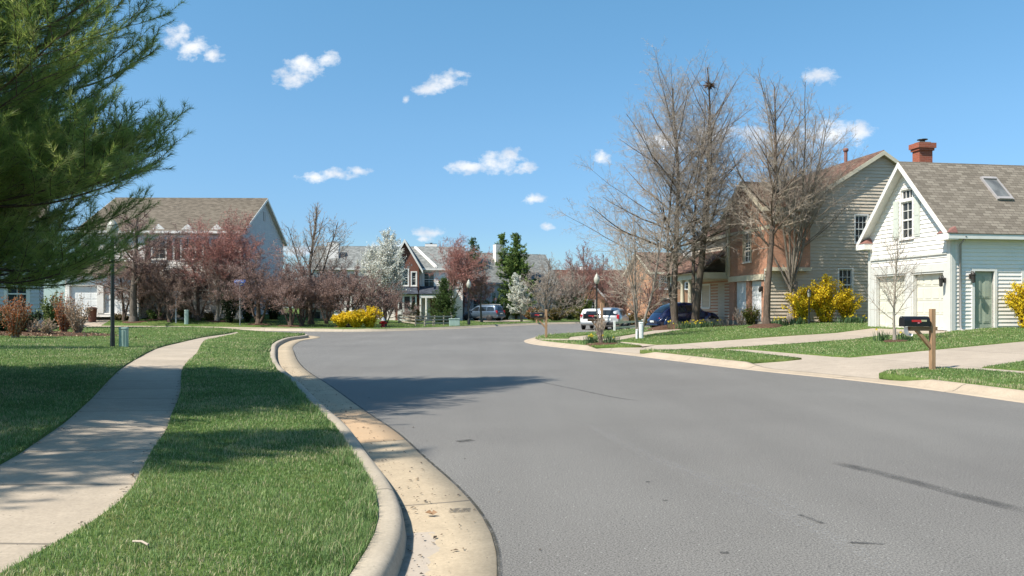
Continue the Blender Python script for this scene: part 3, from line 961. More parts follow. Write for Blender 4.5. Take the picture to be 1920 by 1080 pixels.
def leaf_mesh(P, size, rg, aspect=.55, droop=0., dirs=None, spread=1.):
    """Small diamond leaves at points P, randomly turned (or along dirs)."""
    n = len(P)
    a = rg.normal(0, 1, (n, 3))
    if dirs is not None: a = dirs + a * spread * .5
    a[:, 2] -= droop
    a /= np.linalg.norm(a, axis=1)[:, None]
    b = np.cross(a, rg.normal(0, 1, (n, 3))); b /= np.maximum(np.linalg.norm(b, axis=1), 1e-6)[:, None]
    s = (size * rg.uniform(.6, 1.35, n))[:, None]
    V = np.stack([P - a * s * .5, P + b * s * aspect * .5, P + a * s * .5, P - b * s * aspect * .5], 1).reshape(-1, 3)
    k = np.arange(n) * 4
    return V, np.stack([k, k + 1, k + 2, k + 3], 1)


class Spec:
    def __init__(s, **k):
        s.step = [.5, .4, .3, .22, .16]; s.wob = [.05, .1, .14, .18, .2]; s.trop = [.05, .06, .05, .03, .02]
        s.kids = [14, 9, 7, 5, 0]; s.start = [.25, .15, .15, .1, .1]; s.ang = [55, 45, 42, 40, 40]; s.ratio = [.5, .5, .5, .55, .5]
        s.rr = [.45, .55, .6, .65, .7]; s.tip = [.25, .2, .25, .3, .4]; s.maxl = 4; s.limb_len = None; s.limb_ang = None; s.flat = 0.
        s.__dict__.update(k)


def grow(S, p, d, L, r, lvl, sp, rg, tips=None):
    n = max(2, int(L / sp.step[lvl] + .5))
    sl = L / n
    az = rg.random() * 6.28
    acc = 0.
    uf = rg.uniform
    R = rg.standard_normal((n, 3)) * sp.wob[lvl]
    tr = sp.trop[lvl]
    for i in range(n):
        d = vnorm((d[0] + R[i, 0], d[1] + R[i, 1], d[2] + R[i, 2] + tr))
        q = (p[0] + d[0] * sl, p[1] + d[1] * sl, p[2] + d[2] * sl)
        f0, f1 = i / n, (i + 1) / n
        ra, rb = r * (1 - f0 * (1 - sp.tip[lvl])), r * (1 - f1 * (1 - sp.tip[lvl]))
        S[lvl].append((p, q, ra, rb))
        if tips is not None and lvl >= sp.maxl - 1: tips.append((q, d))
        if lvl < sp.maxl and f1 > sp.start[lvl]:
            acc += sp.kids[lvl] / (n * (1 - sp.start[lvl])) * uf(.7, 1.3)
            while acc >= 1:
                acc -= 1
                az += 2.4 + uf(-.5, .5)
                an = math.radians((sp.limb_ang(f1) if lvl == 0 and sp.limb_ang else sp.ang[lvl]) * uf(.8, 1.2))
                e = vnorm(vcross(d, (0, 0, 1) if abs(d[2]) < .95 else (1, 0, 0)))
                g = vcross(d, e)
                ca, sa = math.cos(az), math.sin(az)
                if sp.flat and lvl > 0: ca, sa = math.copysign(1, ca), sa * (1 - sp.flat)
                o = vnorm((e[0] * ca + g[0] * sa, e[1] * ca + g[1] * sa, e[2] * ca + g[2] * sa))
                c, s = math.cos(an), math.sin(an)
                nd = (d[0] * c + o[0] * s, d[1] * c + o[1] * s, d[2] * c + o[2] * s)
                nl = (sp.limb_len(f1) if lvl == 0 and sp.limb_len else L * sp.ratio[lvl] * (1 - .55 * f1)) * uf(.75, 1.2)
                t = uf(0, 1)
                bp = (p[0] + (q[0] - p[0]) * t, p[1] + (q[1] - p[1]) * t, p[2] + (q[2] - p[2]) * t)
                if nl > .12: grow(S, bp, nd, nl, max(ra * sp.rr[lvl], .003), lvl + 1, sp, rg, tips)
        p = q


def bare_tree(name, base, trunks, sp, seed, mats, label, group=None, rmin=.006, leaf=None, cut=2, lean=0):
    """trunks: [(dx, dy, dirx, diry, length, radius)]; leaf: (material, count, size)."""
    rg = np.random.default_rng(seed)
    S = [[] for _ in range(6)]; tips = []
    for dx, dy, ux, uy, L, r in trunks:
        grow(S, (dx, dy, -.1), vnorm((ux, uy, 1)), L, r, 0, sp, rg, tips)
    root = empty(name, base, 0, label, 'tree', group)
    tr = []
    for l in range(cut): tr += S[l]
    V, Q = seg_mesh(tr, 7)
    for dx, dy, ux, uy, L, r in trunks[:1] if len({(a, b) for a, b, *_ in trunks}) == 1 else trunks:      # root flare
        V2, Q2 = seg_mesh([((dx, dy, -.15), (dx + ux * .2, dy + uy * .2, .45), r * (1.5 if len(trunks) < 2 else 1.7), r * 1.0)], 9)
        Q = np.concatenate([Q]); V2q = Q2 + len(V)
        V = np.concatenate([V, V2]); Q = np.concatenate([Q, V2q])
    npmesh('trunk', V, [Q], M[mats[0]], root, smooth=True)
    tw = []
    for l in range(cut, 6): tw += S[l]
    if tw:
        V, Q = seg_mesh(tw, 3, rmin=rmin)
        o = npmesh('crown', V, [Q], M[mats[1]], root, smooth=True)
    if leaf and tips:
        P = np.array([t[0] for t in tips]); D = np.array([t[1] for t in tips])
        i = rg.integers(0, len(P), leaf[1])
        Pp = P[i] - D[i] * rg.uniform(0, .22, (leaf[1], 1)) + rg.normal(0, leaf[3] if len(leaf) > 3 else .03, (leaf[1], 3))
        V, Q = leaf_mesh(Pp, leaf[2], rg)
        t = np.clip(rg.normal(.5, .22, leaf[1]), 0, 1)
        bo = npmesh('blossoms' if 'blossom' in leaf[0] else 'buds', V, [Q], M[leaf[0]], root, {'tint': np.repeat(t, 4)})
        bo['kind'] = 'stuff'
    return root


# ------------------------------------------------------------------ the tall white pines by the pavement
def pine(name, base, height, rad, seed, label, lo=1.5, dens=1.0, needles=46, nl=.085, nw=.0034, group=None, vis=None):
    rg = np.random.default_rng(seed)
    root = empty(name, base, 0, label, 'tree', group)
    S = []; SH = []                                             # shoots: (p, d, length)
    prev = (0, 0, -.2)
    n = 22
    for i in range(n):
        f = (i + 1) / n
        q = (.05 * math.sin(f * 5 + seed), .05 * math.cos(f * 4), height * f)
        S.append((prev, q, .24 * (1 - i / n) + .02, .24 * (1 - f) + .02)); prev = q
    z = lo
    az = rg.random() * 6.28
    while z < height - .3:
        f = z / height
        nb = (10 if z < 3.4 else 8 if f < .45 else 6) if dens > .95 else 5
        for k in range(nb):
            a = az + k * 2 * PI / nb + rg.uniform(-.35, .35)
            L = rad(z) * rg.uniform(.78, 1.03)
            if L < .25: continue
            zz = z + rg.uniform(-.18, .18)
            el = .06 + .5 * f + rg.uniform(-.08, .12)
            p = (0, 0, zz); d = vnorm((math.cos(a) * math.cos(el), math.sin(a) * math.cos(el), math.sin(el)))
            m = max(3, int(L / .31)); sl = L / m; r = .01 + .008 * L
            for j in range(m):
                fj = (j + 1) / m
                d = vnorm((d[0] + rg.normal(0, .05), d[1] + rg.normal(0, .05), d[2] + rg.normal(0, .04) - .05 * (1 - fj) * (1 - f) + .07 * fj))
                q = vadd(p, vmul(d, sl)); r2 = r * (1 - .8 * fj)
                S.append((p, q, max(r * (1 - .8 * (fj - 1 / m)), .006), max(r2, .005)))
                if fj > .14:
                    for sgn in ((1, -1) if rg.random() < .95 * dens else (1,) if rg.random() < .5 else (-1,)):
                        side = vnorm(vcross(d, (0, 0, 1)))
                        an = rg.uniform(.6, 1.0)
                        sd_ = vnorm((d[0] * math.cos(an) + side[0] * math.sin(an) * sgn, d[1] * math.cos(an) + side[1] * math.sin(an) * sgn, d[2] * math.cos(an) + rg.uniform(-.12, .32)))
                        l2 = min(L * .44 * (1.25 - fj) + .28, 1.7) * rg.uniform(.7, 1.2)
                        m2 = max(2, int(l2 / .2)); pp = q
                        for j2 in range(m2):
                            sd_ = vnorm((sd_[0] + rg.normal(0, .09), sd_[1] + rg.normal(0, .09), sd_[2] + rg.normal(0, .07) + .11))
                            qq = vadd(pp, vmul(sd_, l2 / m2))
                            S.append((pp, qq, .006, .004))
                            if j2 > 0 or m2 < 3: SH.append((pp, sd_, l2 / m2))
                            if j2 > 0:
                                for s3 in (1, -1):
                                    if rg.random() < .74 * dens:
                                        s_ = vnorm(vcross(sd_, (0, 0, 1)))
                                        d3 = vnorm((sd_[0] * .75 + s_[0] * .65 * s3, sd_[1] * .75 + s_[1] * .65 * s3, sd_[2] * .75 + rg.uniform(-.1, .95)))
                                        l3 = rg.uniform(.16, .36)
                                        SH.append((qq, d3, l3)); S.append((qq, vadd(qq, vmul(d3, l3)), .0035, .0025))
                            pp = qq
                    if fj > .75: SH.append((p, d, sl))
                p = q
        z += (.2 if z < 3.4 and dens > .95 else .31 + .16 * rg.random()) * (1 if f < .6 else .85) * (1.25 if dens < .95 else 1)
        az += 1.1
    V, Q = seg_mesh(S[:n], 10)
    npmesh('trunk', V, [Q], M['bark_grey'], root, smooth=True)
    V, Q = seg_mesh(S[n:], 4)
    npmesh('branches', V, [Q], M['bark_brown'], root, smooth=True)
    A = np.array([[*p, *d, l] for p, d, l in SH])
    if vis is not None:
        A = A[vis(A[:, :3] + np.array(base))]
    k = needles
    n = len(A) * k
    P = np.repeat(A[:, :3], k, 0); D = np.repeat(A[:, 3:6], k, 0); L = np.repeat(A[:, 6], k)
    t = rg.random(n) ** .6 * 1.05
    P = P + D * (L * t)[:, None]
    o = rg.normal(0, 1, (n, 3)); o -= D * (o * D).sum(1)[:, None]; o /= np.linalg.norm(o, axis=1)[:, None]
    ang = rg.uniform(.35, 1.25, n) * (1.15 - .45 * t)
    nd = D * np.cos(ang)[:, None] + o * np.sin(ang)[:, None]
    nd[:, 2] -= .04; nd /= np.linalg.norm(nd, axis=1)[:, None]
    ln = nl * rg.uniform(.75, 1.25, n)
    s = np.cross(nd, rg.normal(0, 1, (n, 3))); s /= np.linalg.norm(s, axis=1)[:, None]
    V = np.stack([P - s * nw * .5, P + s * nw * .5, P + nd * ln[:, None]], 1).reshape(-1, 3)
    Tq = np.arange(n * 3).reshape(-1, 3)
    shoot = np.repeat(rg.normal(.5, .18, len(A)), k)
    tint = np.clip(shoot + rg.normal(0, .1, n) + .12 * (t - .5), 0, 1)
    npmesh('crown', V, [Tq], M['needle'], root, {'tint': np.repeat(tint, 3)})
    return root


def prad(z): return float(np.interp(z, [1.6, 1.9, 2.2, 2.7, 3.4, 4.3, 5.6, 8, 9.6, 15.8], [4.1, 4.6, 4.95, 5.1, 4.95, 4.65, 4.1, 2.9, 2.3, .2]))
PX, PY = -10.2, 10.9
def pvis(P):                                               # dense needles where the frame or its surroundings can see them
    return (P[:, 0] / np.maximum(P[:, 1], .1) * F + CX > -260) & (P[:, 2] < 8.5)
pz = float(H(PX, PY))
pine('pine_tree', (PX, PY, pz), 15.2, prad, 3, 'large white pine with long soft needles overhanging the pavement', 1.6, 1.0, 46, .14, .0066)
pine('pine_tree', (-10.6, 3.1, float(H(-10.6, 3.1))), 13.2, lambda z: max(.2, 3.2 - .27 * max(0, z - 2)), 5, 'second white pine out of frame whose shade bands the near verge', 1.6, .85, 12, .15, .03)
pine('pine_tree', (-23.5, 17.5, float(H(-23.5, 17.5))), 17.5, lambda z: max(.2, 3.7 - .245 * max(0, z - 2)), 8, 'far off white pine out of frame shading the mulch bed lawn', 2.2, .6, 5, .16, .024)


# ------------------------------------------------------------------ the tall bare trees in front of the brick and beige house
gA = at(1265, 40.5); gB = at(1302, 40.8); gC = ground(1437, 614); gD = ground(1483, 607)
oak = Spec(kids=[34, 15, 9, 8, 0], maxl=4, wob=[.028, .06, .1, .14, .2], trop=[.05, .03, .022, .02, .02], start=[.25, .12, .1, .1, .1], ang=[60, 42, 46, 48, 40],
           ratio=[.5, .46, .46, .5, .5], rr=[.42, .5, .55, .6, .7], tip=[.12, .18, .25, .3, .4], step=[.5, .45, .3, .24, .2],
           limb_ang=lambda f: 88 - 62 * f, limb_len=lambda f: 5.8 * (1 - f) ** .45 * (.88 + .36 * f) + .6)
bare_tree('bare_oak', gA, [(0, 0, -.05, 0, 12.6, .2), (0, 0, -.2, .05, 10.8, .1)], oak, 11, ('bark_oak', 'twig_grey'), 'tall bare tree, the one on the red mulch mound beside the navy car', 'tall bare trees', .0038)
oakb = Spec(**{**oak.__dict__, 'kids': [26, 12, 8, 8, 0], 'start': [.33, .12, .1, .1, .1], 'limb_len': lambda f: 4.4 * (1 - f) ** .5 * (.8 + .4 * f) + .5, 'limb_ang': lambda f: 70 - 40 * f})
bare_tree('bare_oak', gB, [(0, 0, .06, 0, 13.6, .22), (.0, 0, .0, .05, 12.0, .12), (0, 0, .17, .0, 10.6, .1)], oakb, 23, ('bark_oak', 'twig_grey'), 'tall bare tree with a bird nest near its top behind the daffodils', 'tall bare trees', .0038)
oakc = Spec(**{**oak.__dict__, 'kids': [26, 12, 9, 8, 0], 'start': [.36, .15, .1, .1, .1], 'limb_len': lambda f: 3.3 * (1 - f) ** .4 + .5, 'limb_ang': lambda f: 52 - 22 * f})
bare_tree('bare_tree', gC, [(0, 0, .02, .03, 11.2, .17)], oakc, 31, ('bark_brown', 'twig_tan'), 'bare straight tree growing at the brick corner by the white garage doors', 'tall bare trees', .0038)
vase = Spec(kids=[14, 11, 9, 8, 0], maxl=4, wob=[.04, .06, .1, .14, .2], trop=[.012, .018, .018, .02, .02], start=[.2, .15, .12, .1, .1], ang=[34, 38, 44, 46, 40],
            ratio=[.5, .45, .46, .5, .5], rr=[.5, .5, .55, .6, .7], tip=[.15, .2, .25, .3, .4], limb_len=lambda f: 3.4 * (1 - f) ** .7 + .8)
root_D = bare_tree('bare_tree', gD, [(0, 0, .02, 0, 2.2, .19)], Spec(**{**vase.__dict__, 'kids': [0] * 5, 'tip': [.8] * 5}), 1, ('bark_mid', 'twig_tan'), 'spreading bare tree with pale fan of branches before the yellow forsythia', 'tall bare trees', .0038)
rgD = np.random.default_rng(77)
S = [[] for _ in range(6)]
for k in range(14):
    a = k * 2.4 + rgD.uniform(-.3, .3); sp_ = rgD.uniform(.12, .58)
    grow(S, (0, 0, rgD.uniform(1.5, 2.15)), vnorm((math.cos(a) * sp_, math.sin(a) * sp_, 1)), rgD.uniform(8.2, 11.2) * (1 - .18 * sp_), .075 - .03 * sp_, 0, vase, rgD)
V, Q = seg_mesh(S[0] + S[1], 6); npmesh('limbs', V, [Q], M['bark_mid'], root_D, smooth=True)
V, Q = seg_mesh(S[2] + S[3] + S[4], 3, rmin=.004); npmesh('crown', V, [Q], M['twig_tan'], root_D, smooth=True)
nx, ny, nz = at(1331, gB[1] - .4, 0); nz = zat(160, gB[1] - .4)
rgn = np.random.default_rng(5)
SS = [((nx, ny, nz), vadd((nx, ny, nz), tuple(rgn.normal(0, 1, 3) * (.17, .17, .11))), .02, .006) for _ in range(260)]
V, Q = seg_mesh(SS, 3); tag(npmesh('bird_nest', V, [Q], M['nest']), 'ragged brown bird nest high in the tall bare tree', 'nest')

# sapling before the white garage, multi-stemmed tree with white pedestals
sapl = Spec(kids=[30, 9, 6, 0, 0], maxl=3, step=[.25, .2, .14, .1, .1], wob=[.03, .07, .12, .15, .2], trop=[.06, .06, .04, .02, .02], start=[.28, .2, .15, .1, .1], ang=[48, 40, 40, 40, 40],
            ratio=[.45, .45, .5, .5, .5], limb_len=lambda f: 1.45 * (1 - f) ** .5 + .3, limb_ang=lambda f: 58 - 25 * f)
bare_tree('sapling', ground(1677, 641), [(0, 0, .0, 0, 3.4, .045)], sapl, 5, ('bark_pale', 'twig_tan'), 'thin bare sapling on the lawn before the cream garage doors', None, .004, ('brown_bud', 260, .03), 1)
multi = Spec(kids=[11, 9, 6, 4, 0], maxl=4, wob=[.05, .08, .12, .15, .2], trop=[.02, .05, .04, .03, .02], start=[.22, .15, .12, .1, .1], ang=[38, 38, 38, 40, 40], limb_len=lambda f: 2.2 * (1 - f) ** .6 + .5)
bare_tree('multistem_tree', ground(1199, 633), [(-.08, 0, -.1, .05, 5.2, .06), (.08, 0, .08, -.03, 5.6, .065), (.02, .1, .02, .2, 5.0, .05), (-.05, -.05, -.2, -.1, 4.2, .045)], multi, 9, ('bark_mid', 'twig_tan'),
          'small grey multi stemmed tree behind the white pedestals at the corner', None, .006)

# ------------------------------------------------------------------ small budding trees round the crossing
crab = Spec(kids=[9, 10, 8, 5, 0], maxl=4, step=[.3, .3, .25, .2, .16], wob=[.06, .12, .16, .2, .2], trop=[.03, .02, .02, .02, .02], start=[.35, .15, .1, .1, .1], ang=[55, 46, 44, 42, 40],
            limb_len=lambda f: 3.3 * (1.1 - f) + .6, limb_ang=lambda f: 68 - 28 * f, ratio=[.5, .52, .52, .5, .5])
def crabapple(g, h, seed, label, leaf, mats=('bark_brown', 'twig_purple'), group='small budding trees by the crossing', sp=crab, trunks=None, r=.13):
    k = h / 4.6
    s2 = Spec(**{**sp.__dict__, 'limb_len': (lambda f, F0=sp.limb_len: F0(f) * k)})
    return bare_tree('budding_tree', g, trunks or [(0, 0, .02, 0, h * .78, r), (0, 0, -.45, .1, h * .6, r * .6), (0, 0, .5, -.1, h * .6, r * .6)], s2, seed, mats, label, group, .009, leaf)


crabapple(at(300, 60.5), 5.6, 41, 'dark budding tree with a pale trunk, the first right of the thick trunk', ('brown_bud', 14400, .065, .06), r=.15)
crabapple(at(318, 59), 5.0, 42, 'slim budding tree standing close beside the grey signpost', ('brown_bud', 12800, .065, .06), r=.13)
crabapple(at(372, 60.5), 7.2, 43, 'brown budding tree whose trunk stands behind the thin green pedestal', ('brown_bud', 12800, .065, .06), r=.15)
mapl = Spec(**{**crab.__dict__, 'kids': [16, 11, 7, 5, 0], 'trop': [.05, .07, .05, .03, .02], 'limb_ang': lambda f: 58 - 32 * f, 'limb_len': lambda f: 3.3 * (1 - f) ** .6 + .5})
crabapple(at(407, 60), 8.0, 44, 'red maple in bud with a rosy red crown and white trunk', ('red_bud', 22000, .075, .07), ('bark_pale', 'twig_red'), None, mapl, [(0, 0, .0, 0, 7.2, .16), (0, 0, -.2, .1, 5.2, .09), (0, 0, .5, -.1, 5.0, .08)], .16)
crabapple(at(485, 58.5), 5.8, 45, 'budding tree with a forked trunk just right of the street sign', ('plum_bud', 19200, .065, .06), ('bark_brown', 'twig_purple'), r=.2)
crabapple(at(545, 57.2), 5.2, 46, 'twin stemmed budding tree in front of the dark wooden deck', ('plum_bud', 17600, .065, .06), r=.14)
crabapple(at(566, 58.5), 5.4, 47, 'slim budding tree beside the thick dark trunk', ('plum_bud', 14400, .065, .06), r=.12)
crabapple(at(612, 63), 6.0, 48, 'pale budding tree behind the thick dark trunk', ('plum_bud', 9000, .065, .05), r=.12)
crabapple(at(650, 58.2), 5.4, 49, 'plum budding tree leaning over the yellow forsythia bank', ('plum_bud', 24000, .065, .06), r=.17)
crabapple(at(722, 60), 3.9, 50, 'low budding tree beside the fire hydrant', ('plum_bud', 9600, .065, .06), r=.11)
# the thick bare tree by the white garage and its neighbour, and the tall thin one behind
spread = Spec(kids=[15, 10, 8, 5, 0], maxl=4, wob=[.03, .1, .14, .18, .2], trop=[.03, .03, .02, .02, .02], start=[.25, .15, .1, .1, .1], limb_ang=lambda f: 82 - 35 * f, limb_len=lambda f: 5.0 * (1 - f) ** .6 + .7, ang=[60, 42, 42, 40, 40])
bare_tree('budding_tree', at(251, 59), [(0, 0, -.01, 0, 8.2, .3)], spread, 51, ('bark_grey', 'twig_purple'), 'thick trunked tree with level limbs in front of the white garage', None, .009, ('plum_bud', 20000, .065, .06))
bare_tree('budding_tree', at(233, 60), [(0, 0, -.1, 0, 4.6, .12), (0, 0, .2, 0, 4.4, .09)], crab, 52, ('bark_brown', 'twig_purple'), 'small forked bare tree touching the thick trunk by the white garage', None, .009)
talls = Spec(kids=[14, 9, 6, 4, 0], maxl=4, wob=[.04, .08, .12, .15, .2], trop=[.04, .06, .05, .03, .02], start=[.35, .15, .12, .1, .1], limb_ang=lambda f: 45 - 18 * f, limb_len=lambda f: 3.8 * (1 - f) ** .6 + .6, ang=[40, 38, 38, 40, 40])
bare_tree('bare_tree', at(583, 61), [(0, 0, .0, 0, 9.4, .2), (0, 0, .17, .1, 8.6, .1), (0, 0, -.2, .0, 8.0, .09)], talls, 53, ('bark_oak', 'twig_grey'), 'tall bare tree with a thick dark trunk rising beside the white chimney', None, .009)

# blossoming pears
pear = Spec(kids=[26, 9, 6, 4, 0], maxl=3, step=[.35, .3, .22, .2, .2], wob=[.03, .06, .1, .15, .2], trop=[.05, .09, .06, .03, .02], start=[.18, .12, .1, .1, .1], ang=[48, 34, 34, 40, 40], limb_ang=lambda f: 58 - 30 * f, limb_len=lambda f: 3.6 * (1 - f) ** .7 + .5)
bare_tree('pear_tree', at(720, 70), [(0, 0, 0, 0, 8.3, .15), (0, 0, -.18, 0, 6.8, .09), (0, 0, .12, 0, 6.6, .08)], pear, 61, ('bark_brown', 'twig_purple'), 'tall white flowering pear against the dark brick gable', 'white flowering pears', .008, ('white_blossom', 30000, .13, .09))
pear2 = Spec(**{**pear.__dict__, 'limb_len': lambda f: 2.1 * (1 - f) ** .8 + .3, 'limb_ang': lambda f: 66 - 34 * f})
bare_tree('pear_tree', at(978, 82), [(0, 0, 0, 0, 5.3, .1)], pear2, 62, ('bark_grey', 'twig_tan'), 'small white flowering pear on the grass between the van and hedge', 'white flowering pears', .01, ('white_blossom', 14000, .14, .05))
bare_tree('cherry_tree', at(690, 74), [(0, 0, -.2, 0, 3.6, .1), (0, 0, .3, 0, 3.4, .08)], crab, 63, ('bark_brown', 'twig_purple'), 'low pinkish white cherry blossom behind the forsythia bank', 'low pale blossom trees', .01, ('pink_white', 9000, .12, .1))
bare_tree('cherry_tree', at(602, 74), [(0, 0, -.2, 0, 3.8, .1), (0, 0, .3, 0, 3.4, .08)], crab, 64, ('bark_brown', 'twig_purple'), 'low pale blossom tree by the wooden play house', 'low pale blossom trees', .01, ('pink_white', 7000, .12, .1))
# red and plum trees by the steel blue van
crabapple(at(838, 76), 7.4, 65, 'red budding maple rising above the dark green spruce', ('red_bud', 14000, .08, .06), ('bark_grey', 'twig_red'), None, mapl, [(0, 0, 0, 0, 7.0, .12), (0, 0, .25, 0, 5.6, .08)], .12)
crabapple(at(903, 78), 5.2, 66, 'plum red budding tree standing before the steel blue van', ('plum_bud', 8000, .08, .07), ('bark_grey', 'twig_red'), None, Spec(**{**crab.__dict__, 'limb_len': lambda f: 2.5 * (1.1 - f) + .5, 'start': [.42, .15, .1, .1, .1]}), [(0, 0, .0, 0, 4.6, .12)], .13)
crabapple(at(868, 91), 6.0, 67, 'rosy budding tree behind the white globe lamp', ('red_bud', 12000, .08, .08), ('bark_grey', 'twig_red'), None, crab, None, .1)
# bare trees round the grey house and the lane beyond
for i, (px, d, h, lab, mt, lf) in enumerate([
        (1022, 80, 7.8, 'bare grey tree in front of the grey house gable', ('bark_grey', 'twig_grey'), None),
        (1092, 96, 10.5, 'bare rosy tree behind the grey house roof', ('bark_grey', 'twig_red'), ('red_bud', 5000, .09, .08)),
        (1128, 104, 10.0, 'bare russet tree behind the right hand lamp post', ('bark_grey', 'twig_red'), ('red_bud', 4000, .09, .08)),
        (1160, 74, 5.6, 'round brown twiggy tree above the parked silver car', ('bark_brown', 'twig_red'), ('brown_bud', 5000, .07, .06)),
        (1186, 90, 8.6, 'bare brown tree behind the round twiggy one', ('bark_brown', 'twig_grey'), ('brown_bud', 3000, .07, .06)),
        (1226, 66, 5.4, 'low brown twiggy tree behind the tail of the navy car', ('bark_brown', 'twig_red'), ('brown_bud', 4000, .07, .06)),
        (1066, 92, 7.5, 'thin grey tree against the lean roof of the grey house', ('bark_grey', 'twig_grey'), None),
        (1345, 82, 8.5, 'bare brown tree rising behind the porch roof', ('bark_brown', 'twig_grey'), None)]):
    sp2 = Spec(**{**talls.__dict__, 'limb_len': (lambda f, k=h / 8.5: (3.4 * (1 - f) ** .6 + .6) * k), 'limb_ang': lambda f: 60 - 28 * f, 'start': [.18, .12, .1, .1, .1], 'kids': [16, 9, 7, 4, 0]})
    bare_tree('bare_tree', at(px, d), [(0, 0, .03, 0, h * .85, .14), (0, 0, -.3, 0, h * .7, .08), (0, 0, .3, 0, h * .68, .08)], sp2, 70 + i, mt, lab, 'bare trees along the lane', .011, lf)


# ------------------------------------------------------------------ conifers
def conifer(name, base, h, r, seed, label, mat, open_=.0, droop=.25, n=14000, size=.2, lo=.03, group=None, stems=1):
    rg = np.random.default_rng(seed)
    root = empty(name, base, 0, label, 'tree', group)
    S, P, D = [], [], []
    V, Q = seg_mesh([((0, 0, -.1), (0, 0, h), .09 + h * .008, .015)], 8); npmesh('trunk', V, [Q], M['bark_brown'], root, smooth=True)
    z = h * lo
    while z < h * .985:
        f = z / h
        for k in range(7 if f < .7 else 5):
            a = rg.random() * 6.28
            L = r * ((1 - f) ** .8 * .95 + .06) * rg.uniform(.6, 1.2) * (1 if rg.random() > open_ else .45)
            m = max(2, int(L / .25))
            for j in range(m):
                t = (j + 1) / m
                p = (math.cos(a) * L * t, math.sin(a) * L * t, z + L * t * (.25 * t - droop * (1 - t)) + rg.normal(0, .03))
                for _ in range(max(1, int(4 * (1 - .3 * t)))):
                    P.append(vadd(p, tuple(rg.normal(0, .09 * (.6 + size * 2), 3)))); D.append((math.cos(a), math.sin(a), .35 - droop))
            S.append(((0, 0, z), (math.cos(a) * L, math.sin(a) * L, z + L * .2), .012, .005))
        z += h * .016 + .05
    P, D = np.array(P), np.array(D)
    if len(P) < n:
        i = rg.integers(0, len(P), n); P, D = P[i] + rg.normal(0, .07, (n, 3)), D[i]
    V, Q = leaf_mesh(P, size, rg, .3, .1, D, 1.3)
    cl = np.sin(P[:, 0] * 4 + seed) * np.sin(P[:, 2] * 5) * np.sin(P[:, 1] * 4)
    tint = np.clip(rg.normal(.45, .2, len(P)) + .25 * cl, 0, 1)
    npmesh('crown', V, [Q], M[mat], root, {'tint': np.repeat(tint, 4)})
    if S:
        V, Q = seg_mesh(S, 3); npmesh('branches', V, [Q], M['bark_brown'], root)
    return root


conifer('spruce_tree', at(832, 68), 4.0, 1.45, 81, 'dense dark spruce behind the rail fence', 'spruce', .1, .2, 13000, .16)
conifer('spruce_tree', at(886, 96), 10.0, 3.0, 82, 'tall rusty tipped conifer behind the red maple', 'spruce', .2, .15, 14000, .26, .1)
conifer('pine_tree', at(941, 98), 10.8, 2.7, 83, 'left of the two slim green pines by the white chimney', 'pine_far', .35, -.15, 16000, .34, .08, 'slim pines behind the van')
conifer('pine_tree', at(968, 96), 10.6, 3.3, 84, 'fuller of the two slim green pines by the white chimney', 'pine_far', .3, -.15, 20000, .34, .06, 'slim pines behind the van')
conifer('cypress_bush', at(776, 70), 1.75, .95, 85, 'golden green cone shaped bush by the bay window', 'boxwood', 0, 0, 5000, .1)
# ------------------------------------------------------------------ house building kit (house-local metres, -y towards the street side seen here)
def span(poly, z):
    xs = []
    n = len(poly)
    for i in range(n):
        (u0, z0), (u1, z1) = poly[i], poly[(i + 1) % n]
        if z0 == z1:
            if abs(z - z0) < 1e-6: xs += [u0, u1]
            continue
        if min(z0, z1) - 1e-9 <= z <= max(z0, z1) + 1e-9: xs.append(u0 + (u1 - u0) * (z - z0) / (z1 - z0))
    return (min(xs), max(xs)) if xs else None


def wall(mb, P, U, N, poly, holes=(), lap=.0, course=.15, reveal=.12):
    """A wall over a convex outline [(u,z)] with rectangular openings (u0,u1,z0,z1); lap > 0 gives real overlapping boards."""
    def q(u, n, z): return (P[0] + U[0] * u + N[0] * n, P[1] + U[1] * u + N[1] * n, P[2] + z)
    zmin, zmax = min(p[1] for p in poly), max(p[1] for p in poly)
    cuts = {zmin, zmax} | {p[1] for p in poly} | {h[2] for h in holes} | {h[3] for h in holes}
    if lap: cuts |= {zmin + course * k for k in range(int((zmax - zmin) / course) + 1)}
    cuts = sorted(c for c in cuts if zmin <= c <= zmax)
    for za, zb in zip(cuts[:-1], cuts[1:]):
        if zb - za < 1e-4: continue
        sa, sb = span(poly, za + 1e-7), span(poly, zb - 1e-7)
        if not sa or not sb: continue
        zm = .5 * (za + zb)
        hs = sorted((h[0], h[1]) for h in holes if h[2] < zm < h[3])
        k0 = (za - zmin) / course; fa = (k0 - math.floor(k0 + 1e-6)); fb = fa + (zb - za) / course
        na, nb = lap * (1 - fa), lap * (1 - fb)
        ed = [None] + [x for h in hs for x in h] + [None]
        for i in range(0, len(ed), 2):
            a0, b0 = (sa[0], sb[0]) if ed[i] is None else (ed[i], ed[i])
            a1, b1 = (sa[1], sb[1]) if ed[i + 1] is None else (ed[i + 1], ed[i + 1])
            if max(a1 - a0, b1 - b0) < 1e-4: continue
            mb.face([q(a0, na, za), q(a1, na, za), q(b1, nb, zb), q(b0, nb, zb)], [(a0, za), (a1, za), (b1, zb), (b0, zb)])
            if lap and fa < .01: mb.face([q(a0, 0, za), q(a1, 0, za), q(a1, na, za), q(a0, na, za)])
    for u0, u1, z0, z1 in holes:
        for a, b in (((u0, z0), (u1, z0)), ((u1, z0), (u1, z1)), ((u1, z1), (u0, z1)), ((u0, z1), (u0, z0))):
            mb.face([q(a[0], .0, a[1]), q(b[0], .0, b[1]), q(b[0], -reveal, b[1]), q(a[0], -reveal, a[1])])


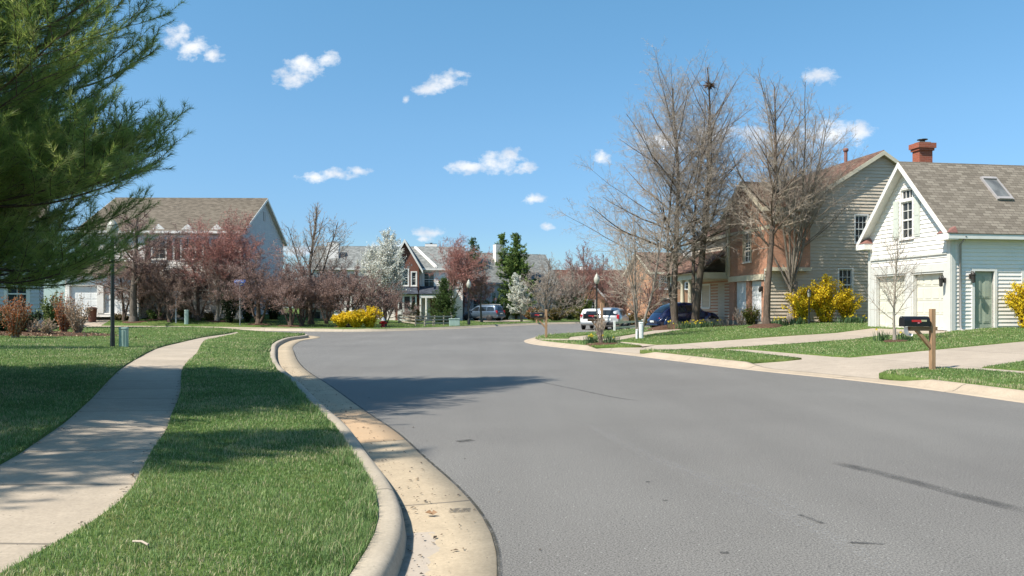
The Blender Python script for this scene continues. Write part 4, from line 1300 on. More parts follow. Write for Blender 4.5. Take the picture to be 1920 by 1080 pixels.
def window(root, P, U, N, h, cols=3, rows=4, mat='white_trim', glass='glass', case=.09, sill=True, mid=True, label=None):
    u0, u1, z0, z1 = h
    m = MB()
    o = lambda *a: m.obox(P, U, N, *a)
    o(u0 - case, u0, -.1, .035, z0 - case, z1 + case); o(u1, u1 + case, -.1, .035, z0 - case, z1 + case)
    o(u0, u1, -.1, .035, z1, z1 + case)
    if sill: o(u0 - case - .03, u1 + case + .03, .036, .09, z0 - case, z0 - case + .05)
    o(u0, u1, -.1, .034, z0 - case, z0)
    s = .045
    o(u0, u0 + s, -.09, -.03, z0, z1); o(u1 - s, u1, -.09, -.03, z0, z1)
    o(u0 + s, u1 - s, -.09, -.03, z0, z0 + s); o(u0 + s, u1 - s, -.09, -.03, z1 - s, z1)
    if mid: zm = .5 * (z0 + z1); o(u0 + s, u1 - s, -.088, -.02, zm - .03, zm + .03)
    for c in range(1, cols):
        x = u0 + (u1 - u0) * c / cols; o(x - .011, x + .011, -.075, -.035, z0 + s, z1 - s)
    for r in range(1, rows):
        if mid and r * 2 == rows: continue
        z = z0 + (z1 - z0) * r / rows; o(u0 + s, u1 - s, -.076, -.036, z - .011, z + .011)
    w_ = m.build('window', M[mat], root)
    if label: w_['label'] = label
    g_ = MB(); g_.obox(P, U, N, u0 + .01, u1 - .01, -.085, -.062, z0 + .01, z1 - .01)
    g_.build('pane', M[glass], w_)
    return w_


def garage_door(root, P, U, N, h, mat, cols=4, rows=4, lab=None):
    u0, u1, z0, z1 = h
    m = MB(); m.obox(P, U, N, u0, u1, -.2, -.16, z0, z1)
    cw, rh = (u1 - u0) / cols, (z1 - z0) / rows
    for r in range(rows):
        for c in range(cols):
            a, b = u0 + c * cw, z0 + r * rh
            m.obox(P, U, N, a + .05, a + cw - .05, -.16, -.145, b + .07, b + rh - .06)
        m.obox(P, U, N, u0, u1, -.16, -.15, z0 + r * rh + .012, z0 + r * rh + .045)
    d = m.build('garage_door', M[mat], root, .006)
    if lab: d['label'] = lab
    hd = MB(); hd.obox(P, U, N, (u0 + u1) / 2 - .06, (u0 + u1) / 2 + .06, -.15, -.11, z0 + .12, z0 + .15)
    hd.build('handle', M['metal_dark'], d)
    return d


def gable_roof(root, x0, x1, y0, y1, zw, rise, axis, ov, rov, rm, tm, fascia=.18, gut=True, th=.1):
    """Gable roof over a box with wall-top zw; ridge along axis; ov eave overhang, rov gable overhang."""
    R, T = MB(), MB()
    sw = (lambda p: p) if axis == 'x' else (lambda p: (p[1], p[0], p[2]))
    if axis == 'y': x0, x1, y0, y1 = y0, y1, x0, x1
    c = .5 * (y0 + y1); k = rise / (c - y0); zr = zw + rise; ze = zw - ov * k
    a, b = x0 - rov, x1 + rov
    for s, ye in ((1, y0 - ov), (-1, y1 + ov)):
        R.slab(sw((a, ye, ze)), sw((b, ye, ze)), sw((b, c, zr)), sw((a, c, zr)), th - .03, .03)
        T.slab(sw((a, ye, ze)), sw((b, ye, ze)), sw((b, c, zr)), sw((a, c, zr)), .028, .0)
        # eave fascia / gutter
        yo = ye - s * .05
        lo, hi = sorted((ye - s * .001, yo)); 
        for q in ([(a, lo, ze - fascia * .65), (b, lo, ze - fascia * .65), (b, hi, ze - fascia * .65), (a, hi, ze - fascia * .65), (a, lo, ze + .08), (b, lo, ze + .08), (b, hi, ze + .08), (a, hi, ze + .08)],):
            T.hexa([sw(p) for p in q])
        for xe, sx in ((a, -1), (b, 1)):                          # rake boards
            xa, xb = sorted((xe + sx * .002, xe + sx * .035))
            low = [(ye, ze - fascia * .7), (c, zr - fascia * .7)]; top = [(ye, ze + th), (c, zr + th)]
            T.hexa([sw(p) for p in [(xa, low[0][0], low[0][1]), (xb, low[0][0], low[0][1]), (xb, low[1][0], low[1][1]), (xa, low[1][0], low[1][1]),
                                    (xa, top[0][0], top[0][1]), (xb, top[0][0], top[0][1]), (xb, top[1][0], top[1][1]), (xa, top[1][0], top[1][1])]])
    r = R.build('roof', M[rm], root)
    T.build('roof_trim', M[tm], root)
    cap = MB(); cap.hexa([sw(p) for p in [(a, c - .13, zr + .06 - .1), (b, c - .13, zr + .06 - .1), (b, c + .13, zr + .06 - .1), (a, c + .13, zr + .06 - .1), (a, c - .02, zr + .135), (b, c - .02, zr + .135), (b, c + .02, zr + .135), (a, c + .02, zr + .135)]])
    cap.build('ridge_cap', M[rm], r)
    return r


def chimney(parent, x, y, z0, z1, w_, d_, mat, cap='stone', crown=True, pot=None):
    q_ = .07
    m = MB(); m.box(x - w_ / 2, x + w_ / 2, y - d_ / 2, y + d_ / 2, z0, z1)
    if crown:
        m.box(x - w_ / 2 - .05, x + w_ / 2 + .05, y - d_ / 2 - .05, y + d_ / 2 + .05, z1 + .001, z1 + .1)
        m.box(x - w_ / 2 - .1, x + w_ / 2 + .1, y - d_ / 2 - .1, y + d_ / 2 + .1, z1 + .101, z1 + .3)
    c = m.build('chimney', M[mat], parent)
    zt = z1 + (.301 if crown else .001)
    k = MB(); k.box(x - w_ / 2 + .04, x + w_ / 2 - .04, y - d_ / 2 + .04, y + d_ / 2 - .04, zt, zt + .06); k.build('chimney_crown', M[cap], c)
    if pot:
        p = MB(); p.lathe([(.1, zt + .06), (.1, zt + .14), (.2, zt + .16), (.2, zt + .18), (.0, zt + .2)], (x, y, 0), 12); p.build('flue_cap', M['metal_dark'], c)
    return c


def foundation(root, x0, x1, y0, y1, depth=1.2, mat='stone', top=0.0):
    m = MB(); m.box(x0 + .02, x1 - .02, y0 + .02, y1 - .02, -depth, top); m.build('foundation', M[mat], root)


S_, W_, E_, N_ = ((1, 0, 0), (0, -1, 0)), ((0, -1, 0), (-1, 0, 0)), ((0, 1, 0), (1, 0, 0)), ((-1, 0, 0), (0, 1, 0))
XF = (0, 1, 0)                                            # west faces are run with u = +y for easy reading
RZ = math.atan2(.16, .987)

# ------------------------------------------------------------------ white house with the double garage (right)
h1 = empty('white_house', (15.74, 28, .80), RZ, 'white clapboard house with cream garage doors, taupe roof and brick chimney', 'house')
LEN = 10.5
m = MB()
D1, D2, WN = (.32, 2.05, .02, 2.12), (2.45, 4.35, .02, 2.12), (2.05, 2.72, 3.5, 4.93)
TR = (2.05, 2.72, 5.02, 5.4)
wall(m, (0, 0, 0), XF, (-1, 0, 0), [(0, 0), (4.75, 0), (4.75, 3.72), (2.375, 6.32), (0, 3.72)], [D1, D2, (2.0, 2.77, 3.4, 5.46)], .027, .165, .22)
DR, WR = (.92, 1.72, .05, 2.12), (2.95, 4.1, .95, 2.2)
wall(m, (0, 0, 0), (1, 0, 0), (0, -1, 0), [(0, 0), (LEN, 0), (LEN, 3.72), (0, 3.72)], [DR, WR], .027, .14, .14)
wall(m, (LEN, 0, 0), XF, (1, 0, 0), [(0, 0), (4.75, 0), (4.75, 3.72), (2.375, 6.32), (0, 3.72)], [], .027, .165)
wall(m, (0, 4.75, 0), (1, 0, 0), (0, 1, 0), [(0, 0), (LEN, 0), (LEN, 3.72), (0, 3.72)], [], .027, .165)
m.build('wall', M['white_siding'], h1)
foundation(h1, 0, LEN, 0, 4.75, 1.0)
gable_roof(h1, 0, LEN, 0, 4.75, 3.72, 2.62, 'x', .32, .38, 'roof_taupe', 'white_trim')
P0, UW, NW = (0, 0, 0), XF, (-1, 0, 0)
tr = MB()
for a, b in ((-.035, .14), (4.61, 4.785)): tr.obox(P0, UW, NW, a, b, .022, .055, -.05, 3.68)
tr.obox(P0, (1, 0, 0), (0, -1, 0), -.02, .14, .022, .055, -.05, 3.55)
for a, b in ((.14, .3), (2.07, 2.43), (4.37, 4.6)): tr.obox(P0, UW, NW, a, b, .024, .05, -.02, 2.14)
tr.obox(P0, UW, NW, .14, 4.6, .024, .052, 2.141, 2.42)
tr.obox(P0, UW, NW, .14, 4.6, .024, .075, 2.74, 2.82)
for (u0, u1, z0, z1) in (D1, D2):
    tr.obox(P0, UW, NW, u0 - .02, u0 + .05, -.13, .024, z0, z1); tr.obox(P0, UW, NW, u1 - .05, u1 + .02, -.13, .024, z0, z1); tr.obox(P0, UW, NW, u0 + .05, u1 - .05, -.13, .02, z1 - .05, z1 + .01)
tr.build('corner_trim', M['sage_trim'], h1)
for nm, (y0, y1) in (('a', (-.36, .22)), ('b', (4.53, 5.11))):     # little cornice returns with copper tops
    r_ = MB(); r_.box(-.4, .02, y0, y1, 3.22, 3.46)
    ob = r_.build('cornice_return', M['white_trim'], h1)
    c_ = MB(); yc = .5 * (y0 + y1); c_.hexa([(-.42, y0 - .02, 3.462), (-.022, y0 - .02, 3.462), (-.022, y1 + .02, 3.462), (-.42, y1 + .02, 3.462), (-.25, y0 + .1, 3.62), (-.022, y0 + .1, 3.7), (-.022, y1 - .1, 3.7), (-.25, y1 - .1, 3.62)])
    c_.build('copper_cap', M['copper'], ob)
garage_door(h1, P0, UW, NW, D1, 'cream_door', 4, 4); garage_door(h1, P0, UW, NW, D2, 'cream_door', 4, 4)
window(h1, P0, UW, NW, WN, 2, 4, 'white_trim', 'glass', .07, True, True)
window(h1, P0, UW, NW, TR, 3, 1, 'white_trim', 'glass', .04, False, False)
for a, b in ((1.6, 1.93), (2.84, 3.17)):
    s_ = MB(); s_.obox(P0, UW, NW, a, b, .022, .05, 3.52, 5.02)
    for z0 in (3.6, 4.32): s_.obox(P0, UW, NW, a + .05, b - .05, .05, .06, z0, z0 + .62)
    s_.build('shutter', M['shutter'], h1)
PS, US, NS = (0, 0, 0), (1, 0, 0), (0, -1, 0)
d = MB(); d.obox(PS, US, NS, DR[0], DR[1], -.12, -.08, DR[2], DR[3])
for (a, b) in ((1.0, 1.28), (1.36, 1.64)):
    for (z0, z1) in ((.25, .95), (1.15, 1.95)):
        d.obox(PS, US, NS, a, b, -.08, -.065, z0, z1); d.obox(PS, US, NS, a + .05, b - .05, -.065, -.055, z0 + .05, z1 - .05)
dd = d.build('door', M['sage_door'], h1)
kn = MB(); kn.lathe([(0, -.17), (.03, -.16), (.035, -.13), (.015, -.11), (.015, -.08)], (1.0, .25, 1.0), 10, 'y'); kn.build('handle', M['bronze'], dd)
f = MB()
for a in (DR[0] - .11, DR[1]): f.obox(PS, US, NS, a, a + .11, -.08, .05, .0, DR[3] + .11)
f.obox(PS, US, NS, DR[0], DR[1], -.08, .05, DR[3], DR[3] + .11); f.obox(PS, US, NS, DR[0] - .16, DR[1] + .16, -.08, .16, -.1, .0)
f.build('door_frame', M['white_trim'], h1)
window(h1, PS, US, NS, WR, 3, 4, 'white_trim', 'glass', .1)
g_ = MB(); g_.tube([(.3, -.36, 3.36), (.3, -.3, 3.24), (.3, -.1, 3.08), (.3, -.09, .2), (.3, -.14, .02), (.3, -.42, -.08)], .04, 8); g_.build('downspout', M['gutter_metal'], h1)
for (P, x, y) in (((.7, -.1, 1.85), 0, -1), ((-.1, .2, 1.72), -1, 0)):
    l = MB(); px, py, pz_ = P
    l.box(px - .035, px + .035, py - .035, py + .035, pz_ - .02, pz_ + .16); l.lathe([(.0, .1), (.075, .1), (.085, .14), (.03, .22), (0, .26)], (px + x * .14, py + y * .14, pz_), 8)
    l.lathe([(.03, -.16), (.06, -.14), (.075, .1)], (px + x * .14, py + y * .14, pz_), 6, smooth=False); l.tube([(px, py, pz_ + .12), (px + x * .07, py + y * .07, pz_ + .26), (px + x * .14, py + y * .14, pz_ + .24)], .014, 6)
    l.build('wall_lamp', M['bronze'], h1)
rf = [o for o in h1.children if o.name.startswith('roof') and 'trim' not in o.name][0]
K = 2.62 / 2.375
def rp(x, y, n): return (x, y - n * math.sin(math.atan(K)), 3.72 + K * y + .1 + n * math.cos(math.atan(K)))
sk = MB()
def rbox(mb, x0, x1, y0, y1, n0, n1): mb.hexa([rp(x0, y0, n0), rp(x1, y0, n0), rp(x1, y1, n0), rp(x0, y1, n0), rp(x0, y0, n1), rp(x1, y0, n1), rp(x1, y1, n1), rp(x0, y1, n1)])
rbox(sk, 2.62, 2.68, .9, 1.78, -.02, .11); rbox(sk, 3.26, 3.32, .9, 1.78, -.02, .11); rbox(sk, 2.68, 3.26, 1.7, 1.78, -.02, .13); rbox(sk, 2.68, 3.26, .9, .98, -.02, .13)
sko = sk.build('skylight', M['gutter_metal'], h1)
g_ = MB(); rbox(g_, 2.68, 3.26, .98, 1.7, 0, .09); g_.build('pane', M['skylight_glass'], sko)
g_ = MB(); rbox(g_, 2.56, 3.38, .8, .9, -.02, .02); g_.build('copper_flashing', M['copper'], sko)
chimney(h1, 1.35, 3.3, 4.6, 7.1, .58, .42, 'brick_chimney', pot=True)
# the taller main part of the house beyond the frame
m = MB(); wall(m, (LEN + .01, -1.5, 0), XF, (-1, 0, 0), [(0, 0), (9, 0), (9, 5.6), (0, 5.6)], [], .027, .165); wall(m, (LEN + .01, -1.5, 0), (1, 0, 0), (0, -1, 0), [(0, 0), (9, 0), (9, 5.6), (0, 5.6)], [], .027, .165)
m.build('main_wall', M['white_siding'], h1)
m = MB()
a0, a1, b0, b1, ap = LEN - .4, LEN + 9.4, -1.9, 7.9, (LEN + 4.5, 3.0, 10.2)
for p, q in (((a0, b0), (a1, b0)), ((a1, b0), (a1, b1)), ((a1, b1), (a0, b1)), ((a0, b1), (a0, b0))):
    L = math.hypot(q[0] - p[0], q[1] - p[1]); m.face([(p[0], p[1], 5.5), (q[0], q[1], 5.5), ap], [(0, 0), (L, 0), (L / 2, 6.5)])
m.build('hip_roof', M['roof_taupe'], h1)
m = MB(); m.box(LEN + .1, LEN + 9, -1.4, 7.4, -1, 0); m.build('main_foundation', M['stone'], h1)

# ------------------------------------------------------------------ beige house with the brick garage wing
h2 = empty('brick_and_beige_house', (12.51, 38.72, .92), RZ, 'brick fronted house with beige board side wall and rust brown roofs', 'house')
m = MB()
UP1, UP2, LO1 = (4.92, 5.58, 3.98, 5.35), (5.8, 6.45, 3.98, 5.35), (4.02, 4.74, 1.05, 2.62)
wall(m, (0, 0, 0), (1, 0, 0), (0, -1, 0), [(0, 0), (12.5, 0), (12.5, 4.72), (6.32, 8.45), (.2, 4.75), (0, 4.6)], [UP1, UP2, LO1], .04, .17, .12)
wall(m, (12.5, 0, 0), XF, (1, 0, 0), [(0, 0), (10, 0), (10, 4.72), (0, 4.72)], [], .04, .17)
wall(m, (.3, 4, 0), XF, (-1, 0, 0), [(0, 0), (6, 0), (6, 4.72), (0, 4.72)], [], .04, .17)
m.build('wall', M['beige_siding'], h2)
foundation(h2, 0, 12.5, 0, 10, 1.1)
for hh in (UP1, UP2, LO1): window(h2, PS, US, NS, hh, 3, 4, 'white_trim', 'glass', .07)
gable_roof(h2, .14, 12.5, 0, 10, 4.72, 3.8, 'y', .1, .28, 'roof_rust', 'cream_trim', .16)
m = MB()
GD1, GD2, GW = (.3, 1.62, 0, 2.05), (1.98, 3.4, 0, 2.05), (1.42, 2.2, 3.05, 4.55)
wall(m, (0, 0, 0), XF, (-1, 0, 0), [(0, 0), (4, 0), (4, 5.72), (2, 7.05), (0, 5.72)], [GD1, GD2, GW], 0, .15, .25)
wall(m, (0, -.28, 0), XF, (-1, 0, 0), [(0, 2.62), (.28, 2.62), (.28, 5.9), (0, 5.7)], [], 0)
wall(m, (0, -.28, 0), (1, 0, 0), (0, -1, 0), [(0, 2.62), (2.3, 2.62), (2.3, 5.7), (0, 5.7)], [], 0)
wall(m, (2.3, -.28, 0), XF, (1, 0, 0), [(0, 2.62), (.28, 2.62), (.28, 5.7), (0, 5.7)], [], 0)
m.face([(0, -.28, 2.62), (2.3, -.28, 2.62), (2.3, 0, 2.62), (0, 0, 2.62)])
m.build('brick_wall', M['brick_orange'], h2)
t_ = MB(); t_.obox((0, -.28, 0), US, NS, -.05, 2.36, .002, .05, 2.5, 2.68); t_.obox(PS, US, NS, .0, 2.3, .03, .27, 2.5, 2.615)
t_.obox((0, 0, 0), XF, NW, -.02, 4.02, .004, .07, 2.07, 2.36)
t_.obox((0, 0, 0), XF, NW, GW[0] - .06, GW[0] + .0, .004, .05, GW[2], GW[3]); t_.obox((0, 0, 0), XF, NW, GW[1], GW[1] + .06, .004, .05, GW[2], GW[3])
t_.obox((0, 0, 0), XF, NW, 3.88, 4.06, .004, .1, 2.4, 5.6)
t_.build('trim_band', M['cream_trim'], h2)
for gd in (GD1, GD2): garage_door(h2, P0, UW, NW, gd, 'white_door', 3, 4)
window(h2, P0, UW, NW, GW, 2, 5, 'white_trim', 'glass', .06)
ar = MB(); n = 10
for k in range(n):
    a, b = PI * k / n, PI * (k + 1) / n
    c_, r0, r1 = 1.81, .39, .52
    ar.hexa([(-.05, c_ + r0 * math.cos(a), 4.6 + r0 * math.sin(a)), (-.004, c_ + r0 * math.cos(a), 4.6 + r0 * math.sin(a)), (-.004, c_ + r1 * math.cos(a), 4.6 + r1 * math.sin(a)), (-.05, c_ + r1 * math.cos(a), 4.6 + r1 * math.sin(a)),
             (-.05, c_ + r0 * math.cos(b), 4.6 + r0 * math.sin(b)), (-.004, c_ + r0 * math.cos(b), 4.6 + r0 * math.sin(b)), (-.004, c_ + r1 * math.cos(b), 4.6 + r1 * math.sin(b)), (-.05, c_ + r1 * math.cos(b), 4.6 + r1 * math.sin(b))])
ar.build('window_arch', M['cream_trim'], h2)
R = MB(); kk = 1.42 / 2.1; zz = lambda y: 5.75 + kk * (min(y, 4 - y) + .1)
R.slab((-.3, -.4, zz(-.4)), (2.42, -.4, zz(-.4)), (2.42, .0, zz(0)), (-.3, .0, zz(0)), .1)
R.slab((-.3, .0, zz(0)), (2.42, .0, zz(0)), (2.42, 2, zz(2)), (-.3, 2, zz(2)), .1); R.slab((2.42, .25, zz(.25)), (5.2, .25, zz(.25)), (5.2, 2, zz(2)), (2.42, 2, zz(2)), .1)
R.slab((-.3, 4.4, zz(4.4)), (5.2, 4.4, zz(4.4)), (5.2, 2, zz(2)), (-.3, 2, zz(2)), .1)
R.build('wing_roof', M['roof_rust'], h2)
R = MB()
R.prism([(-.42, zz(-.42) - .16), (-.42, zz(-.42) + .12), (2, zz(2) + .12), (2, zz(2) - .16)], -.335, -.302, 'x'); R.prism([(4.42, zz(4.42) - .16), (4.42, zz(4.42) + .12), (2, zz(2) + .12), (2, zz(2) - .16)], -.335, -.302, 'x')
R.box(-.3, 2.42, -.5, -.41, zz(-.4) - .12, zz(-.4) + .08)
R.build('wing_trim', M['cream_trim'], h2)
dp = MB(); dp.tube([(-.1, 4.15, 5.5), (-.1, 4.15, 2.6), (-.1, 4.3, 2.4)], .04, 8); dp.build('downspout', M['cream_trim'], h2)
lm = MB(); lm.box(-.1, -.02, .1, .2, 1.5, 1.75); lm.lathe([(.0, .0), (.05, .02), (.07, .2), (.02, .3), (0, .3)], (-.16, .15, 1.45), 8); lm.build('wall_lamp', M['bronze'], h2)
# porch with columns along the front beyond the garage
pr = MB(); pr.box(-1.6 + .1, 1.4, 4.2, 9.6, 2.28, 2.62); pr.build('porch_beam', M['cream_trim'], h2)
pr = MB(); pr.slab((-1.75, 4.15, 2.6), (-1.75, 9.8, 2.6), (.4, 9.8, 3.9), (.4, 4.15, 3.9), .1); pr.build('porch_roof', M['roof_rust'], h2)
pf = MB(); pf.box(-1.6, .3, 4.2, 9.6, -1, .06); pf.build('porch_floor', M['stone'], h2)
for y in (5.3, 6.35, 7.5, 9.0):
    c_ = MB(); c_.lathe([(.16, .06), (.16, .12), (.125, .16), (.13, .9), (.105, 2.1), (.14, 2.16), (.16, 2.2), (.16, 2.279)], (-1.3, y, 0), 16); c_.build('column', M['cream_trim'], h2)
pw = MB(); wall(pw, (.28, 4.02, 0), XF, (-1, 0, 0), [(0, 0), (5.6, 0), (5.6, 2.6), (0, 2.6)], [(1.2, 2.1, 0, 2.1), (3.2, 4.3, .7, 2.0)], 0, .15, .15); pw.build('porch_wall', M['brick_orange'], h2)
window(h2, (.28, 4.02, 0), XF, NW, (3.2, 4.3, .7, 2.0), 3, 4); dd = MB(); dd.box(.36, .4, 5.22, 6.12, 0, 2.1); dd.build('door', M['sage_door'], h2)
vp = MB(); vp.tube([(6.3, 3.0, 8.3), (6.3, 3.0, 9.3)], .09, 10); vp.lathe([(.09, 9.2), (.14, 9.24), (.14, 9.36), (.05, 9.42), (0, 9.42)], (6.3, 3.0, 0), 10); vp.build('vent_pipe', M['copper'], h2)

# ------------------------------------------------------------------ big white house on the left
h3 = empty('large_white_house', (-34.2, 62, 1.2), math.radians(1.5), 'large pale sided house with white garage doors and brown roof behind budding trees', 'house')
m = MB(); W3 = 12.6
ups = [(x, x + 1.0, 4.3, 5.9) for x in (5.6, 7.9, 10.2)]
los = [(9.0, 10.0, 1.0, 2.6), (10.6, 11.6, 1.0, 2.6)]
ent = (6.9, 8.0, .3, 2.5)
wall(m, (0, 0, 0), (1, 0, 0), (0, -1, 0), [(0, -.6), (W3, -.6), (W3, 6.6), (0, 6.6)], ups + los + [ent], .03, .18, .12)
m.build('wall', M['white_siding'], h3)
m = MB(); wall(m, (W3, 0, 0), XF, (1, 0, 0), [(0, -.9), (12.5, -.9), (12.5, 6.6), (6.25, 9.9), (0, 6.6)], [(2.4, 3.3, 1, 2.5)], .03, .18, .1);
m.build('side_wall', M['shaded_siding'], h3)  # same house as the white front, its shaded end coloured grey
m = MB(); wall(m, (0, 0, 0), XF, (-1, 0, 0), [(0, -.6), (12.5, -.6), (12.5, 6.6), (6.25, 9.9), (0, 6.6)], [], .03, .18); m.build('side_wall', M['shaded_siding'], h3)
window(h3, (W3, 0, 0), XF, (1, 0, 0), (2.4, 3.3, 1, 2.5), 2, 4)
vt = MB(); vt.obox((W3, 0, 0), XF, (1, 0, 0), 5.95, 6.55, .022, .05, 8.0, 8.8); vt.build('gable_vent', M['gutter_metal'], h3)
foundation(h3, 0, W3, 0, 12.5, 1.6, 'stone', -.6)
gable_roof(h3, 0, W3, 0, 12.5, 6.6, 3.3, 'x', .35, .3, 'roof_brown', 'white_trim')
for (u0, u1, z0, z1) in ups:
    window(h3, PS, US, NS, (u0, u1, z0, z1), 2, 4, 'white_trim', 'glass', .12)
    g_ = MB(); c = .5 * (u0 + u1); g_.prism([(u0 - .45, z1 + .35), (u1 + .45, z1 + .35), (c, z1 + 1.15)], -.16, -.03, 'y'); g_.build('pediment', M['white_trim'], h3)
    for a in (u0 - .55, u1 + .14):
        s_ = MB(); s_.obox(PS, US, NS, a, a + .4, .022, .06, z0 - .05, z1 + .05); s_.build('shutter', M['shutter_dark'], h3)
for hh in los: window(h3, PS, US, NS, hh, 2, 4, 'white_trim', 'glass', .12)
d = MB(); d.obox(PS, US, NS, ent[0], ent[1], -.12, -.06, ent[2], ent[3]); d.build('door', M['white_door'], h3)
for a in (6.5, 8.05):
    s_ = MB(); s_.obox(PS, US, NS, a, a + .32, .022, .07, .4, 2.5); s_.obox(PS, US, NS, a + .08, a + .24, .07, .075, .8, 2.3); q_ = s_.build('sidelight', M['white_trim'], h3)
    s_ = MB(); s_.obox(PS, US, NS, a + .08, a + .24, .0755, .085, .8, 2.3); s_.build('pane', M['glass'], q_)
st = MB()
for k in range(3): st.box(6.3, 8.7, -1.5 + .35 * k, -1.15 + .35 * k if k < 2 else -.02, -.7, -.35 + .2 * k)
st.build('porch_step', M['stone'], h3)
# garage wing
m = MB(); GA, GB = (.35, 2.45, 0, 2.1), (2.95, 5.05, 0, 2.1)
wall(m, (-.4, -1.6, 0), (1, 0, 0), (0, -1, 0), [(0, -.3), (5.6, -.3), (5.6, 3.1), (0, 3.1)], [GA, GB], .03, .18, .25); wall(m, (5.2, -1.6, 0), XF, (1, 0, 0), [(0, -.6), (1.6, -.6), (1.6, 3.1), (0, 3.1)], [], .03, .18); wall(m, (-.4, -1.6, 0), XF, (-1, 0, 0), [(0, -.3), (1.6, -.3), (1.6, 3.1), (0, 3.1)], [], .03, .18)
m.build('garage_wall', M['white_siding'], h3)
for gd in (GA, GB): garage_door(h3, (-.4, -1.6, 0), US, NS, gd, 'white_door', 4, 4)
m = MB(); m.slab((-.7, -1.95, 2.95), (5.5, -1.95, 2.95), (5.5, -.03, 4.0), (-.7, -.03, 4.0), .12); m.build('garage_roof', M['roof_brown'], h3)
m = MB()
for a, b in ((.15, .34), (2.46, 2.94), (5.06, 5.25)): m.obox((-.4, -1.6, 0), US, NS, a, b, .022, .05, -.02, 2.12)
m.obox((-.4, -1.6, 0), US, NS, .15, 5.25, .022, .055, 2.121, 2.4); m.build('garage_trim', M['white_trim'], h3)

# ------------------------------------------------------------------ shaded house behind the mulch bed, far left
h4 = empty('shaded_house', (-33.3, 30.7, .5), math.radians(30), 'shaded pale house seen under the pine boughs behind the red bushes', 'house')
m = MB(); ww = (11.3, 12.1, 1.0, 2.5)
wall(m, (0, 0, 0), (1, 0, 0), (0, -1, 0), [(0, 0), (12.6, 0), (12.6, 5.4), (0, 5.4)], [ww], .03, .18); wall(m, (12.6, 0, 0), XF, (1, 0, 0), [(0, 0), (9, 0), (9, 5.4), (4.5, 8), (0, 5.4)], [], .03, .18)
m.build('wall', M['shaded_siding'], h4)
window(h4, PS, US, NS, ww, 2, 4, 'white_trim', 'glass', .12)
foundation(h4, 0, 12.6, 0, 9, 1.2); gable_roof(h4, 0, 12.6, 0, 9, 5.4, 2.6, 'x', .35, .3, 'roof_brown', 'white_trim')

# ------------------------------------------------------------------ grey roofed terraces with the brick gable, mid distance
h5 = empty('brick_gabled_house', at(743, 85, .5), math.radians(4), 'grey roofed house with dark brick gable, white chimneys and a columned porch', 'house')
m = MB()
bw = [(.75, 1.35, 3.5, 5.2), (1.75, 2.2, 3.5, 4.9)]
wall(m, (0, -1.2, 0), (1, 0, 0), (0, -1, 0), [(0, -.4), (2.5, -.4), (2.5, 5.5), (1.0, 8.2), (0, 6.4)], bw, 0, .15); wall(m, (0, -1.2, 0), XF, (-1, 0, 0), [(0, -.4), (1.2, -.4), (1.2, 6.2), (0, 6.2)], []); wall(m, (2.5, -1.2, 0), XF, (1, 0, 0), [(0, -.4), (1.2, -.4), (1.2, 5.4), (0, 5.4)], [])
m.build('brick_wall', M['brick_dark'], h5)
for hh in bw: window(h5, (0, -1.2, 0), US, NS, hh, 1, 3, 'white_trim', 'glass', .12)
m = MB()
lw = [(-7.5, -6.6, 3.4, 4.8), (-5.0, -4.1, 3.4, 4.8), (-2.6, -1.7, 3.4, 4.8), (-7.5, -6.6, .8, 2.3), (-4.8, -3.6, .8, 2.3)]
rw = (3.0, 4.1, 3.4, 5.0)
wall(m, (0, 0, 0), (1, 0, 0), (0, -1, 0), [(-9, -.5), (7.2, -.5), (7.2, 5.5), (-9, 5.5)], lw + [rw, (5.6, 6.7, 3.4, 4.9)], .02, .2); wall(m, (-9, 0, 0), XF, (-1, 0, 0), [(0, -.5), (9, -.5), (9, 5.5), (4.5, 8.1), (0, 5.5)], [], .02, .2); wall(m, (7.2, 0, 0), XF, (1, 0, 0), [(0, -.5), (9, -.5), (9, 5.5), (4.5, 8.1), (0, 5.5)], [], .02, .2)
m.build('wall', M['white_siding'], h5)
for hh in lw: window(h5, PS, US, NS, hh, 2, 3, 'white_trim', 'glass', .12)
window(h5, PS, US, NS, rw, 2, 3, 'white_trim', 'glass', .2); window(h5, PS, US, NS, (5.6, 6.7, 3.4, 4.9), 2, 3, 'white_trim', 'glass', .15)
gable_roof(h5, -9, 7.2, 0, 9, 5.5, 2.5, 'x', .35, .3, 'roof_grey', 'white_trim')
r_ = MB(); r_.slab((-.3, -1.5, 5.9), (-.3, 4.6, 5.9), (1.0, 4.6, 8.3), (1.0, -1.5, 8.3), .1); r_.slab((2.9, -1.5, 5.0), (2.9, 4.6, 5.0), (1.0, 4.6, 8.3), (1.0, -1.5, 8.3), .1); r_.build('gable_roof', M['roof_grey'], h5)
t_ = MB()
t_.prism([(2.95, 4.75), (2.95, 5.1), (1.0, 8.48), (1.0, 8.1)], -1.58, -1.5, 'y'); t_.prism([(-.35, 5.6), (-.35, 5.95), (1.0, 8.48), (1.0, 8.1)], -1.58, -1.5, 'y')
t_.hexa([(1.7, 4.2, 7.8), (1.95, 4.2, 7.8), (4.45, -.35, 5.3), (4.2, -.35, 5.3), (1.7, 4.2, 8.1), (1.95, 4.2, 8.1), (4.45, -.35, 5.62), (4.2, -.35, 5.62)])
t_.build('gable_trim', M['white_trim'], h5)
